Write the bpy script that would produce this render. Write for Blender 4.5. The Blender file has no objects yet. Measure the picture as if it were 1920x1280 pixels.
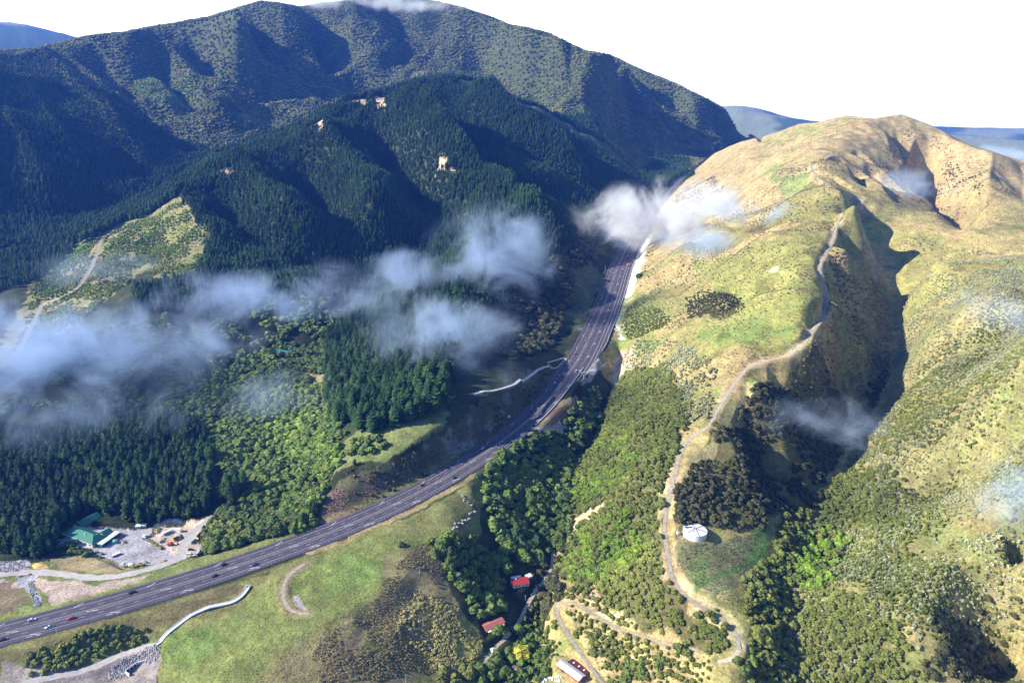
import bpy, math, random, bmesh
import numpy as np
from mathutils import Vector, Matrix
random.seed(7)
S = bpy.context.scene
COL = S.collection
# ------------------------------------------------------------------ camera
F = 1350.; PITCH = math.atan(440/1350.); ROLL = math.radians(3.0); HC = 400.
cp, sp = math.cos(PITCH), math.sin(PITCH)
FW = np.array([0, cp, -sp]); _u = np.array([0, sp, cp]); _r = np.array([1., 0, 0])
RT = _r*math.cos(ROLL)+_u*math.sin(ROLL); UP = -_r*math.sin(ROLL)+_u*math.cos(ROLL)
cam = bpy.data.objects.new('camera', bpy.data.cameras.new('camera')); COL.objects.link(cam)
M = Matrix((RT, UP, -FW)).transposed().to_4x4(); M.translation = (0, 0, HC)
cam.matrix_world = M
cam.data.sensor_width = 36; cam.data.lens = 36*F/1920; cam.data.clip_start = 1; cam.data.clip_end = 90000
S.camera = cam
# ------------------------------------------------------------------ light
SUN_AZ = math.radians(-100)      # clockwise from +Y (north): the sun stands left, a little behind the viewer
SUN_EL = math.radians(28.5)
W = bpy.data.worlds.new('World'); S.world = W; W.use_nodes = True
nt = W.node_tree; bg = nt.nodes['Background']
sky = nt.nodes.new('ShaderNodeTexSky'); sky.sky_type = 'NISHITA'; sky.sun_disc = False
sky.sun_elevation = SUN_EL; sky.sun_rotation = SUN_AZ; sky.altitude = 300; sky.dust_density = 0.6; sky.air_density = 1.2; sky.ozone_density = 6
bg.inputs[1].default_value = 0.085
_N = nt.nodes; _tc = _N.new('ShaderNodeTexCoord'); _sp = _N.new('ShaderNodeSeparateXYZ'); nt.links.new(_tc.outputs['Generated'], _sp.inputs[0])
_nz = _N.new('ShaderNodeTexNoise'); _nz.inputs['Scale'].default_value = 2.2; _nz.inputs['Detail'].default_value = 6; _mp = _N.new('ShaderNodeMapping'); _mp.inputs['Scale'].default_value = (1, 1, 5)
nt.links.new(_tc.outputs['Generated'], _mp.inputs[0]); nt.links.new(_mp.outputs[0], _nz.inputs['Vector'])
_ad = _N.new('ShaderNodeMath'); _ad.operation = 'MULTIPLY_ADD'; _ad.inputs[1].default_value = -.22; nt.links.new(_nz.outputs[0], _ad.inputs[0]); nt.links.new(_sp.outputs[2], _ad.inputs[2])
_mr = _N.new('ShaderNodeMapRange'); _mr.interpolation_type = 'SMOOTHSTEP'; _mr.inputs[1].default_value = .14; _mr.inputs[2].default_value = .02; nt.links.new(_ad.outputs[0], _mr.inputs[0])
_fy = _N.new('ShaderNodeMapRange'); _fy.interpolation_type = 'SMOOTHSTEP'; _fy.inputs[1].default_value = -.1; _fy.inputs[2].default_value = .45; nt.links.new(_sp.outputs[1], _fy.inputs[0]); _mf = _N.new('ShaderNodeMath'); _mf.operation = 'MULTIPLY'; nt.links.new(_mr.outputs[0], _mf.inputs[0]); nt.links.new(_fy.outputs[0], _mf.inputs[1]); _mr = _mf
_mx = _N.new('ShaderNodeMix'); _mx.data_type = 'RGBA'; _mx.inputs[7].default_value = (19, 20.5, 21.5, 1)     # a bright cloud bank low in the sky
nt.links.new(_mr.outputs[0], _mx.inputs[0]); nt.links.new(sky.outputs[0], _mx.inputs[6]); nt.links.new(_mx.outputs[2], bg.inputs[0])
sun = bpy.data.objects.new('sun', bpy.data.lights.new('sun', 'SUN')); COL.objects.link(sun)
sun.data.energy = 5.0; sun.data.angle = math.radians(.5); sun.data.color = (1, .92, .76)
tosun = Vector((math.sin(SUN_AZ)*math.cos(SUN_EL), math.cos(SUN_AZ)*math.cos(SUN_EL), math.sin(SUN_EL)))
sun.rotation_euler = tosun.to_track_quat('Z', 'Y').to_euler()
S.view_settings.view_transform = 'Standard'; S.view_settings.look = 'None'
S.view_settings.exposure = 1.12; S.view_settings.gamma = 1
S.cycles.use_denoising = True
S.cycles.volume_bounces = 3; S.cycles.max_bounces = 5; S.cycles.diffuse_bounces = 2
# ------------------------------------------------------------------ pixel of the 1920x1280 photograph -> place
def ray(px, py): return FW+RT*(px-960)/F-UP*(py-640)/F
def atz(px, py, z):
    d = ray(px, py); return d*((z-HC)/d[2])+[0, 0, HC]
def aty(px, py, y):
    d = ray(px, py); return d*(y/d[1])+[0, 0, HC]
def proj(P):
    v = np.asarray(P, float)-[0, 0, HC]; z = v@FW
    return 960+F*(v@RT)/z, 640-F*(v@UP)/z
# ------------------------------------------------------------------ noise
def _hash(ix, iy, s):
    h = (ix.astype(np.int64)*374761393+iy.astype(np.int64)*668265263+s*1274126177) & 0xffffffff
    h = ((h ^ (h >> 13))*1274126177) & 0xffffffff
    return ((h ^ (h >> 16)) & 0xffff)/65535.
def vnoise(x, y, s=0):
    ix = np.floor(x); iy = np.floor(y); fx = x-ix; fy = y-iy
    fx = fx*fx*fx*(fx*(fx*6-15)+10); fy = fy*fy*fy*(fy*(fy*6-15)+10)
    a = _hash(ix, iy, s); b = _hash(ix+1, iy, s); c = _hash(ix, iy+1, s); d = _hash(ix+1, iy+1, s)
    return (a*(1-fx)+b*fx)*(1-fy)+(c*(1-fx)+d*fx)*fy
def fbm(x, y, n=4, s=0, g=.5):
    r = 0; a = 1; t = 0
    for k in range(n):
        c, d = math.cos(.6*k), math.sin(.6*k)
        r = r+a*vnoise((x*c-y*d)*2**k+17.3*k, (x*d+y*c)*2**k+5.1*k, s+k); t += a; a *= g
    return r/t
def ridged(x, y, n=3, s=0):
    r = 0; a = 1; t = 0
    for k in range(n):
        r = r+a*(1-abs(2*vnoise(x*2**k, y*2**k, s+k)-1)); t += a; a *= .5
    return r/t
# ------------------------------------------------------------------ the highway's line
HWP = [(-260,1262),(-40,1200),(6,1187),(90,1166),(166,1146),(300,1107),(427,1068),(539,1027),(613,1002),(702,964),(780,927),(845,890),(902,855),(949,822),(987,791),(1019,761),(1041,733),(1062,706),(1082,679),(1104,636),(1124,592),(1142,547),(1157,502),(1176,462),(1200,425),(1233,380),(1271,341),(1309,315),(1342,294)]
def solve_road():
    z = 51.; P = [atz(*HWP[0], z)]; s = 0
    for c in HWP[1:]:
        lo, hi = z-1, z+200
        for _ in range(50):
            m = (lo+hi)/2; p = atz(*c, m); d = math.hypot(*(p-P[-1])[:2])
            if p[2]-z < .075*d*(1 if s > 210 else .7): lo = m
            else: hi = m
        z = m; s += d; P.append(p)
    P = np.array(P)
    P = np.vstack([P, P[-1]+[190, 330, 10], P[-1]+[420, 700, 10]])
    # smooth, resample each 4 m
    d = np.r_[0, np.cumsum(np.hypot(*np.diff(P[:, :2], axis=0).T))]
    t = np.arange(0, d[-1], 4.)
    Q = np.array([np.interp(t, d, P[:, k]) for k in range(3)]).T
    for _ in range(60):
        Q[1:-1] = .25*Q[:-2]+.5*Q[1:-1]+.25*Q[2:]
    return Q
ROAD = solve_road()
# ------------------------------------------------------------------ terrain: measured points
CT = []
def Zl(*p): CT.append([atz(*q) for q in p])
def Yl(*p): CT.append([aty(*q) for q in p])
def Wl(*p): CT.append([np.array(q, float) for q in p])
def Zp(*p):
    for q in p: Zl(q)
def Yp(*p):
    for q in p: Yl(q)
def Wp(*p):
    for q in p: Wl(q)
# valley floor on the left
Zp((0,1080,50),(150,1075,50),(300,1060,52),(200,1000,50),(100,1000,50),(380,1000,54),(0,950,48),(200,900,50),(350,880,54),(60,850,49),
   (0,1235,50),(150,1225,46),(250,1240,42),(60,1270,47),(300,750,56),(450,800,58),(550,850,60),(600,780,68),(400,700,62),(500,640,70),(560,715,74),(560,900,60),(480,920,58),(480,990,60),(420,1010,57))
Wp((-420,330,46),(-550,450,46),(-700,600,48))
# grassy knoll
Zp((450,1112,58),(560,1110,64),(640,1060,69),(700,1005,72),(760,1010,73),(400,1180,54),(330,1225,48),(310,1275,45),(450,1280,57),(600,1170,64),(540,1220,60))
Zl((770,1040,71),(735,1090,67.5),(690,1135,64.5),(620,1190,61.5),(560,1240,58.5))
Zp((800,1110,60),(850,1150,50),(900,1200,38),(740,1180,57),(700,1250,51),(800,1250,40),(620,1280,54),(510,1290,57),(860,1000,70),(880,915,77),(830,960,74),(820,1050,66))
# farm gully and creek
Zl((1045,1030,36),(1030,1100,32),(1020,1180,29),(990,1260,27),(960,1330,25))
Zl((1045,1030,36),(1075,960,44),(1080,900,52),(1110,830,60),(1135,770,66),(1150,720,74),(1165,680,86))
Zp((985,1100,38),(960,1060,42),(940,1180,36),(920,1110,40),(900,1040,50),(940,980,52),(1000,960,48),(960,900,62),(1040,860,62),(1010,830,76),(1080,790,76),(1070,750,90),(1120,700,94))
Wp((90,330,22),(-60,300,48),(-100,300,57),(200,300,30))
# right hill: track crest
CREST = [(1250,1030,103),(1250,980,112),(1262,910,124),(1280,840,136),(1335,795,150),(1350,750,160),(1390,700,172),(1430,677,180),(1475,668,186),(1510,635,196),(1545,590,208),(1545,540,222),(1535,505,232),(1560,455,252),(1577,405,272),(1595,383,282)]
Zl(*CREST)
Zp((1060,1090,47),(1050,1130,50),(1120,1265,46),(1070,1255,40),(1200,1192,64),(1300,1217,77),(1380,1240,88),(1388,1190,91),(1330,1150,93),(1285,1110,97),(1150,1150,60),(1230,1250,62),(1150,1060,68),(1200,1000,90),(1310,1040,104),(1310,1000,108),(1400,1060,98))
Zp((1130,950,74),(1180,880,102),(1200,800,118),(1200,720,112),(1160,860,86),(1150,700,92),(1190,640,118),(1240,600,140),(1250,650,138),(1300,700,150),(1260,760,135),(1340,640,178),(1330,590,172),(1250,530,155),(1225,470,160),(1300,480,185),(1400,500,215),(1400,570,196),(1450,610,200),(1420,430,238),(1500,440,250),(1480,520,228))
Yl((1595,383,1010),(1555,345,1180),(1525,315,1330),(1560,285,1430),(1600,255,1550),(1640,228,1700))
Yl((1340,288,2300),(1430,255,2150),(1500,232,2000),(1560,222,1850),(1590,214,1800),(1640,222,1750),(1690,213,1750),(1745,234,1700),(1800,262,1650),(1838,277,1600),(1880,290,1600),(1920,302,1600),(2050,330,1600))
Yp((1290,360,1850),(1340,330,1900),(1250,430,1500),(1330,420,1350),(1400,350,1500),(1450,310,1650),(1480,380,1250),(1380,290,2000),(1470,270,1850),(1280,475,1150))
# shaded valley right of the crest
VAL = [(1600,420,255),(1640,480,220),(1668,540,187),(1678,600,161),(1672,680,134),(1655,740,115),(1600,820,101),(1562,880,94),(1520,960,90),(1500,1020,88),(1487,1100,85),(1477,1200,78),(1470,1285,70),(1460,1400,40)]
Zl(*VAL)
Zp((1450,850,124),(1400,900,119),(1350,950,116),(1420,990,106),(1450,1000,99),(1430,1100,96),(1440,740,158),(1540,720,134),(1430,1200,88))
# hill on the right edge
Zp((1750,600,200),(1850,560,232),(1750,500,236),(1750,700,172),(1850,700,200),(1930,700,228),(1700,800,136),(1800,800,162),(1930,800,192),(1650,900,108),(1800,900,136),(1930,900,165),(1600,1000,92),(1750,1000,116),(1900,1000,140),(1600,1100,100),(1750,1100,112),(1600,1200,92),(1750,1220,98))
Zl((1595,383,282),(1640,388,280),(1700,402,272),(1760,420,266),(1830,440,260),(1920,455,258),(2050,470,262))
Zl((1930,1000,145),(1870,1060,124),(1800,1120,105),(1760,1200,90))
Zp((1900,1130,100),(1900,1250,78),(2100,700,270),(2200,1000,190),(2100,560,290),(2100,1250,90))
# beyond it
Yl((1700,280,1600),(1740,330,1580),(1780,375,1400),(1815,430,1250))
Yp((1850,370,1300),(1920,400,1250),(1920,340,1450),(2050,420,1300),(1600,330,1380),(1660,360,1250),(1640,290,1500))
# pine ridge in the middle
Yl((20,655,860),(60,590,1000),(90,520,1130),(170,450,1260),(230,408,1340),(330,365,1430),(430,300,1570),(520,262,1690),(600,232,1800),(660,195,1920),(720,180,2020),(810,155,2150),(900,168,2250),(1000,205,2330),(1060,240,2350),(1130,282,2360),(1200,330,2300))
Yp((200,520,1090),(300,480,1160),(400,450,1240),(500,400,1380),(600,350,1520),(700,300,1640),(800,260,1760),(900,300,1680),(1000,330,1660),(1000,420,1320),(900,400,1370),(800,380,1430),(700,400,1340),(600,430,1270),(500,500,1110),(400,540,1000),(300,570,940),(600,520,1070),(850,470,1090),(900,462,1080),(950,500,1060),(985,540,1030),(1010,610,960),(1060,400,1500),(1100,430,1480),(1060,540,1150),(1100,350,1850),(1160,400,1700),(860,560,940),(930,580,960),(150,560,1010),(200,650,800))
Zl((700,470,128),(760,470,128),(830,520,110))
Zp((1090,520,126),(1070,600,112),(1130,450,146),(760,560,84),(640,560,80))
# spur cut by the highway
Zl((590,985,68),(612,930,76),(628,888,82),(660,868,86),(720,862,92),(790,835,101),(830,800,106),(900,745,112),(960,700,116),(1010,660,114))
Zp((650,770,84),(700,720,98),(760,680,112),(850,640,124),(850,720,116),(900,640,120),(950,620,110),(640,620,78),(700,610,90),(600,930,62),(640,830,85))
# big mountain
SKY = [(-300,170,2300),(-100,118,2550),(0,97,2700),(75,92,2750),(160,70,2850),(225,64,2900),(300,50,3000),(390,35,3100),(450,15,3200),(490,3,3250),(560,14,3350),(640,5,3450),(740,-8,3500),(820,5,3500),(880,20,3500),(950,45,3500),(1030,65,3500),(1100,98,3450),(1140,103,3420),(1200,132,3400),(1280,165,3350),(1350,200,3250),(1400,240,3150),(1428,268,3000)]
Yl(*SKY)
Yp((300,150,2600),(450,150,2750),(600,130,3000),(800,100,3150),(950,130,3020),(1000,200,2800),(1100,200,2950),(1150,280,2700),(1250,250,2950),(1300,300,2720),(250,300,1950),(400,250,2250),(550,200,2550),(150,400,1560),(300,350,1780),(100,250,2000),(0,300,1720),(0,450,1330),(0,200,2150),(1360,270,2950))
Wl((-1000,1150,78),(-960,1400,110),(-940,1560,126),(-870,1790,166),(-700,2080,235),(-520,2330,290),(-250,2600,345),(50,2650,335),(280,2600,262))
Wl((-1900,1000,500),(-1800,1450,620),(-1850,2000,690),(-2100,2500,700))  # unseen ridge left of the view, added to throw shade on the left slope
Wp((-1200,700,100),(-1300,1000,180))
Wp((-2000,4800,300),(-500,5000,350),(800,4800,200),(2000,3500,150),(2600,2400,180),(3500,3500,160),(1500,4500,160),(0,4500,420))
for i in range(0, len(ROAD), 8): CT.append([ROAD[i]])
def densify(L, far=1.):
    out = []
    for a, b in zip(L[:-1], L[1:]):
        st = max(12, .025*math.hypot((a[0]+b[0])/2, (a[1]+b[1])/2))
        n = max(1, int(math.hypot(*(b-a)[:2])/st))
        for i in range(n): out.append(a+(b-a)*i/n)
    out.append(L[-1]); return out
PTS = np.array([q for L in CT for q in densify(L)])
_keep = []
_seen = set()
for i, q in enumerate(PTS):
    g = 3+.008*math.hypot(q[0], q[1]); k = (int(q[0]//g), int(q[1]//g))
    if k not in _seen: _seen.add(k); _keep.append(i)
PTS = PTS[_keep]
def rbf_fit(P):
    X = P[:, :2]/1000; n = len(X)
    K = np.sqrt(((X[:, None]-X[None])**2).sum(2)+1e-6)
    A = np.zeros((n+3, n+3)); A[:n, :n] = -K-np.eye(n)*2e-3; A[:n, n] = 1; A[:n, n+1:] = X; A[n, :n] = 1; A[n+1:, :n] = X.T
    A[:n, :n] = -K+np.eye(n)*-0.0
    A[:n, :n] += np.eye(n)*1e-3*-1
    return X, np.linalg.solve(A, np.r_[P[:, 2], 0, 0, 0])
RX, RW = rbf_fit(PTS)
def rbf_eval(x, y):
    sh = x.shape; Q = np.c_[x.ravel(), y.ravel()]/1000; out = np.empty(len(Q)); n = len(RX)
    for i in range(0, len(Q), 20000):
        q = Q[i:i+20000]
        K = np.sqrt(((q[:, 0][:, None]-RX[:, 0][None])**2)+((q[:, 1][:, None]-RX[:, 1][None])**2)+1e-6)
        out[i:i+20000] = -K@RW[:n]+RW[n]+q@RW[n+1:]
    return out.reshape(sh)
# polar sheet round the viewpoint's foot
NT, R0, R1 = 1050, 190., 4600.
NR = 1150; NF = 50
TH = np.radians(np.linspace(-52, 52, NT))
LR = np.r_[np.linspace(math.log(R0), math.log(R1), NR), np.linspace(math.log(R1), math.log(15000), NF+1)[1:]]
RR = np.exp(LR); NRT = NR+NF
GT, GR = np.meshgrid(TH, RR)          # rows = distance
X = GR*np.sin(GT); Y = GR*np.cos(GT)
def bil(A, fi, fj):
    i = np.clip(np.floor(fi).astype(int), 0, A.shape[0]-2); j = np.clip(np.floor(fj).astype(int), 0, A.shape[1]-2)
    a = np.clip(fi-i, 0, 1); b = np.clip(fj-j, 0, 1)
    return (A[i, j]*(1-a)+A[i+1, j]*a)*(1-b)+(A[i, j+1]*(1-a)+A[i+1, j+1]*a)*b
_ct = np.radians(np.linspace(-52, 52, 300)); _cl = np.linspace(math.log(R0), math.log(R1), 330)
_T, _L = np.meshgrid(_ct, _cl); _R = np.exp(_L)
ZC = rbf_eval(_R*np.sin(_T), _R*np.cos(_T))
def zbase(x, y):
    r = np.hypot(x, y); t = np.arctan2(x, y)
    return bil(ZC, (np.log(np.maximum(r, 1))-_cl[0])/(_cl[1]-_cl[0]), (t-_ct[0])/(_ct[1]-_ct[0]))
def grid_idx(x, y):
    r = np.hypot(x, y); t = np.arctan2(x, y)
    return np.interp(np.log(np.maximum(r, 1)), LR, np.arange(NRT)), (t-TH[0])/(TH[1]-TH[0])
Z = zbase(X, Y)
# far country beyond the mapped ground
fr = np.clip((GR-4200)/1500, 0, 1); fr = fr*fr*(3-2*fr)
_hk = np.interp(np.degrees(GT), [-52,-40,-36,-33,-30,-26,-15,8,12,16,20,24,28,32,36,52], [560,660,735,710,600,420,380,330,380,430,400,340,320,345,350,320])
far = 60+330*ridged(X/5200+3.1, Y/5200+.7, 4, 40)*np.clip((GR-4500)/4000, 0, 1)**.5
far = far+np.clip(-GT, 0, 1)*300*np.clip((GR-5500)/3000, 0, 1)-(GT > 0)*np.clip(GT, 0, .4)*180
far = far*.75+(_hk-60)*np.exp(-((GR-7600)/1500)**2)*(.72+.3*ridged(X/1500, Y/1500, 4, 61))
far = np.maximum(far, 20+(425+35*np.cos(GT*9))*np.exp(-((GR-11000)/1800)**2)*(.8+.28*ridged(X/2600, Y/2600, 3, 71)))
Z = Z*(1-fr)+far*fr
def drape(pts, zz=None):
    """pixels -> points on the ground as it stands (Z), by marching the line of sight"""
    out = []
    ts = np.exp(np.linspace(math.log(180), math.log(7000), 1500))
    for p in pts:
        d = ray(p[0], p[1]); d = d/math.hypot(d[0], d[1])
        q = d[None]*ts[:, None]+[0, 0, HC]
        h = bil(Z, *grid_idx(q[:, 0], q[:, 1])); k = np.where(q[:, 2] < h)[0]
        if len(k) == 0: k = 1499; out.append(np.array([q[k, 0], q[k, 1], h[k]])); continue
        k = max(k[0], 1); a = q[k-1, 2]-h[k-1]; b = h[k]-q[k, 2]; f = a/(a+b+1e-9)
        w = q[k-1]*(1-f)+q[k]*f; out.append(w)
    return np.array(out)
def polydist(L, x, y, w):
    """distance to a polyline and arc parameter 0..1, only where it may be under w"""
    L = np.asarray(L)[:, :2]; D = np.full(x.shape, 1e9); T = np.zeros(x.shape)
    seg = np.hypot(*np.diff(L, axis=0).T); cum = np.r_[0, np.cumsum(seg)]
    m = (x > L[:, 0].min()-w) & (x < L[:, 0].max()+w) & (y > L[:, 1].min()-w) & (y < L[:, 1].max()+w)
    ids = np.where(m.ravel())[0]; xs = x.ravel()[ids]; ys = y.ravel()[ids]
    dd = np.full(len(ids), 1e9); tt = np.zeros(len(ids))
    for i in range(len(seg)):
        a = L[i]; v = L[i+1]-a; s2 = v@v+1e-9
        mm = (xs > min(a[0], L[i+1, 0])-w) & (xs < max(a[0], L[i+1, 0])+w) & (ys > min(a[1], L[i+1, 1])-w) & (ys < max(a[1], L[i+1, 1])+w)
        if not mm.any(): continue
        xx = xs[mm]; yy = ys[mm]
        t = np.clip(((xx-a[0])*v[0]+(yy-a[1])*v[1])/s2, 0, 1)
        d = np.hypot(xx-a[0]-t*v[0], yy-a[1]-t*v[1]); o = dd[mm]; b = d < o
        o[b] = d[b]; dd[mm] = o; t2 = tt[mm]; t2[b] = ((cum[i]+t*seg[i])/cum[-1])[b]; tt[mm] = t2
    D.ravel()[ids] = dd; T.ravel()[ids] = tt
    return D, T
def tent(pts, A, w, sharp=1., zend=None):
    """a spur (A > 0) or a gully (A < 0) along a line draped on the ground; fades in and out at its ends"""
    global Z
    L = drape(pts)
    D, T = polydist(L, X, Y, w*1.6)
    f = np.clip(1-D/w, 0, 1)
    f = np.where(f > 0, f**sharp, 0)*(np.clip(T*5+.1, 0, 1) if w > 85 or abs(pts[0][1]-250) < 6 or pts[0][1] < 300 else np.clip(T*5+.15, 0, 1))*np.clip((1-T)*4+.1, 0, 1)
    Z = Z+A*f
# spurs and gullies of the pine ridge
BASE = Z.copy()
REL = [
 ([(880,180),(930,230),(985,280),(1050,325),(1120,372)], 42, 95), ([(730,190),(790,245),(840,310),(900,350),(960,400),(1030,450),(1050,500)], 50, 90),
 ([(600,240),(620,300),(680,370),(740,430),(790,475)], 40, 80), ([(430,308),(470,370),(540,430),(600,470)], 34, 70), ([(335,372),(360,430),(420,490)], 20, 55),
 ([(690,215),(740,300),(800,380),(850,440)], -34, 60), ([(560,268),(590,350),(650,420),(690,455)], -30, 60), ([(860,205),(910,270),(960,320),(1040,370),(1100,420)], -34, 70),
 ([(420,330),(440,400),(520,480)], -24, 50), ([(1000,470),(1030,520),(1060,570)], 26, 60), ([(880,430),(930,500),(960,560)], 24, 60),
 # the big mountain
 ([(110,90),(150,120),(200,150),(250,190),(290,240)], 60, 130), ([(225,68),(262,130),(320,150),(380,215),(430,260)], 75, 140),
 ([(315,52),(370,110),(425,155),(500,195)], 75, 130), ([(400,40),(445,110),(500,155),(555,205)], 75, 130), ([(495,8),(530,60),(570,115),(640,175)], 95, 150),
 ([(640,10),(655,60),(690,120)], 60, 130), ([(790,10),(830,50),(870,90),(940,115),(1000,160),(1070,225),(1120,280)], 80, 160), ([(780,70),(730,110),(700,150)], 60, 130),
 ([(1000,62),(1030,130),(1080,180),(1150,250),(1190,300)], 75, 130), ([(1100,102),(1130,150),(1165,190),(1220,240),(1250,290)], 75, 120), ([(1190,132),(1240,180),(1290,235),(1320,275)], 70, 120),
 ([(1290,172),(1330,215),(1365,255)], 50, 90), ([(940,45),(960,90),(1010,120)], 45, 90),
 ([(170,72),(225,110),(255,150),(250,190)], -60, 90), ([(270,60),(320,115),(365,160),(400,190)], -60, 90), ([(355,50),(410,110),(450,165),(490,190)], -60, 90),
 ([(450,30),(490,85),(505,130),(580,180)], -70, 100), ([(580,20),(610,80),(660,140),(700,180)], -80, 130), ([(730,15),(760,60),(720,100),(690,140)], -50, 90),
 ([(870,40),(930,100),(1000,140),(1040,200)], -50, 90), ([(1060,90),(1090,140),(1140,190),(1200,260)], -55, 90), ([(1150,115),(1185,170),(1240,210),(1290,260)], -55, 80), ([(1250,160),(1300,210),(1340,260)], -45, 70),
 ([(60,120),(120,180),(200,260),(280,330)], 50, 130), ([(0,150),(60,230),(130,330),(200,400)], 45, 130), ([(0,240),(50,320),(100,420)], 40, 110),
 # steep right side of the near ridge
 ([(1572,440),(1610,490),(1650,545)], -16, 26), ([(1552,560),(1595,600),(1625,640),(1665,685)], -15, 26), ([(1530,640),(1580,670),(1600,715)], -13, 24), ([(1440,695),(1510,735),(1545,770)], -13, 26), ([(1375,776),(1416,814),(1454,900)], -14, 28),
 ([(1560,500),(1605,545),(1660,600)], 20, 26), ([(1540,600),(1590,640),(1640,690)], 18, 24), ([(1490,680),(1540,700),(1590,750)], 17, 26), ([(1400,740),(1450,780),(1500,850)], 12, 28), ([(1340,800),(1370,850),(1400,930)], 8, 24),
 # gullies right of the dome
 ([(1655,250),(1690,292),(1720,330),(1765,385)], 20, 40), ([(1600,280),(1650,320),(1690,365)], 12, 30), ([(1545,285),(1600,325),(1660,372)], 14, 30),
 ([(1678,250),(1705,286),(1730,314),(1752,342),(1770,370),(1792,397),(1812,420)], -58, 40), ([(1625,295),(1655,318),(1675,340),(1690,366)], -30, 28), ([(1570,288),(1600,312),(1640,340),(1670,362),(1698,386)], -30, 28), ([(1668,307),(1700,330),(1730,356),(1758,386)], -26, 24), ([(1548,330),(1590,350),(1620,364)], -12, 14), ([(1600,278),(1640,300)], -12, 18), ([(1840,290),(1850,340),(1840,400)], 26, 60), ([(1780,262),(1800,310),(1820,370)], 18, 50),
 # left face of the near ridge and dome
 ([(1400,420),(1350,440),(1290,480),(1230,510)], 12, 50), ([(1470,440),(1400,480),(1330,530),(1250,570)], 10, 40), ([(1530,560),(1450,560),(1380,580),(1300,620),(1240,660)], 8, 40),
 ([(1460,510),(1440,540),(1395,560),(1340,590)], -11, 22), ([(1365,520),(1385,545),(1400,560)], -9, 16), ([(1500,330),(1420,370),(1340,400),(1270,430)], 14, 60), ([(1480,300),(1400,320),(1330,370)], 14, 60), ([(1440,330),(1380,350),(1310,400)], -12, 50),
 ([(1420,640),(1340,690),(1280,700),(1200,760)], 8, 34), ([(1250,870),(1180,930),(1120,1000)], 9, 30), ([(1260,780),(1200,830),(1130,900)], -8, 26), ([(1250,960),(1200,1010),(1120,1040)], -8, 22),
 ([(1338,634),(1348,640)], 7, 14),
 # right-hand hill
 ([(1920,560),(1830,600),(1760,640),(1690,690)], 12, 50), ([(1920,640),(1850,660),(1780,690)], -8, 34), ([(1900,760),(1800,790),(1700,840),(1610,900)], 12, 44), ([(1920,830),(1820,850),(1700,920)], -9, 34), ([(1720,440),(1700,500),(1690,560)], 10, 40), ([(1650,410),(1680,460),(1700,500)],-10,34),
 ([(1930,1010),(1870,1050),(1800,1100),(1740,1170),(1680,1280)], 13, 32), ([(1920,900),(1820,960),(1700,1000),(1600,1050)], 10, 34), ([(1800,1160),(1850,1240),(1880,1290)], -10, 26), ([(1640,1010),(1560,1040),(1520,1060)], -8, 22),
]
REL += [([(795,1045),(748,1092),(700,1128),(650,1156),(600,1175)], 2.0, 15), ([(800,1075),(760,1115),(715,1150),(660,1185)], -1.6, 14), ([(540,1062),(520,1095),(520,1125),(545,1155)], 1.6, 9)]
for r in REL: tent(r[0], r[1]*(1.9 if r[2] > 85 else 1.45 if r[2] > 50 else 1.2), r[2])
dist_f = np.clip((GR-350)/1500, 0, 1)
_D, _T = polydist(ROAD[::6], X, Y, 330); _q = np.clip((_D-25)/260, 0, 1)*.95+.05
_q = np.where(Y > 1500, _q, 1)
Z = Z+_q*(ridged(X/240+.3, Y/240, 3, 3)-.5)*(4+34*dist_f)*(GR < 5000)+_q*(fbm(X/60, Y/60, 3, 9)-.5)*(2.6+16*dist_f)*(GR < 5200)+(fbm(X/9, Y/9, 3, 19)-.5)*1.1*(GR < 1500)
def under_skyline(pts):
    """keep the relief of a far face below the ridge that closes it"""
    global Z
    P = np.array([aty(*q) for q in pts]); az = np.arctan2(P[:, 0], P[:, 1]); el = (P[:, 2]-HC)/np.hypot(P[:, 0], P[:, 1])
    m = (GT > az[0]) & (GT < az[-1]) & (GR > 1300) & (GR < 5200)
    lim = HC+np.interp(GT, az, el)*GR-3+(fbm(X/70, Y/70, 3, 33)-.5)*10
    Z = np.where(m, np.minimum(Z, lim), Z)
under_skyline(SKY)
under_skyline([(1428,258,2200),(1500,232,2000),(1560,222,1850),(1590,214,1800),(1640,222,1750),(1690,213,1750),(1745,234,1700),(1800,262,1650),(1838,277,1600),(1880,290,1600),(1920,302,1600)])
def bench(L, z, half, soft, ww=None):
    """level the ground across a line: flat within half, easing back over soft metres"""
    global Z
    D, T = polydist(L, X, Y, half+soft+2)
    seg = np.hypot(*np.diff(np.asarray(L)[:, :2], axis=0).T); cum = np.r_[0, np.cumsum(seg)]/seg.sum()
    zz = np.interp(T, cum, z); k = np.clip((D-half)/soft, 0, 1); k = k*k*(3-2*k)
    Z = np.where(D < half+soft, zz*(1-k)+Z*k, Z)
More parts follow.
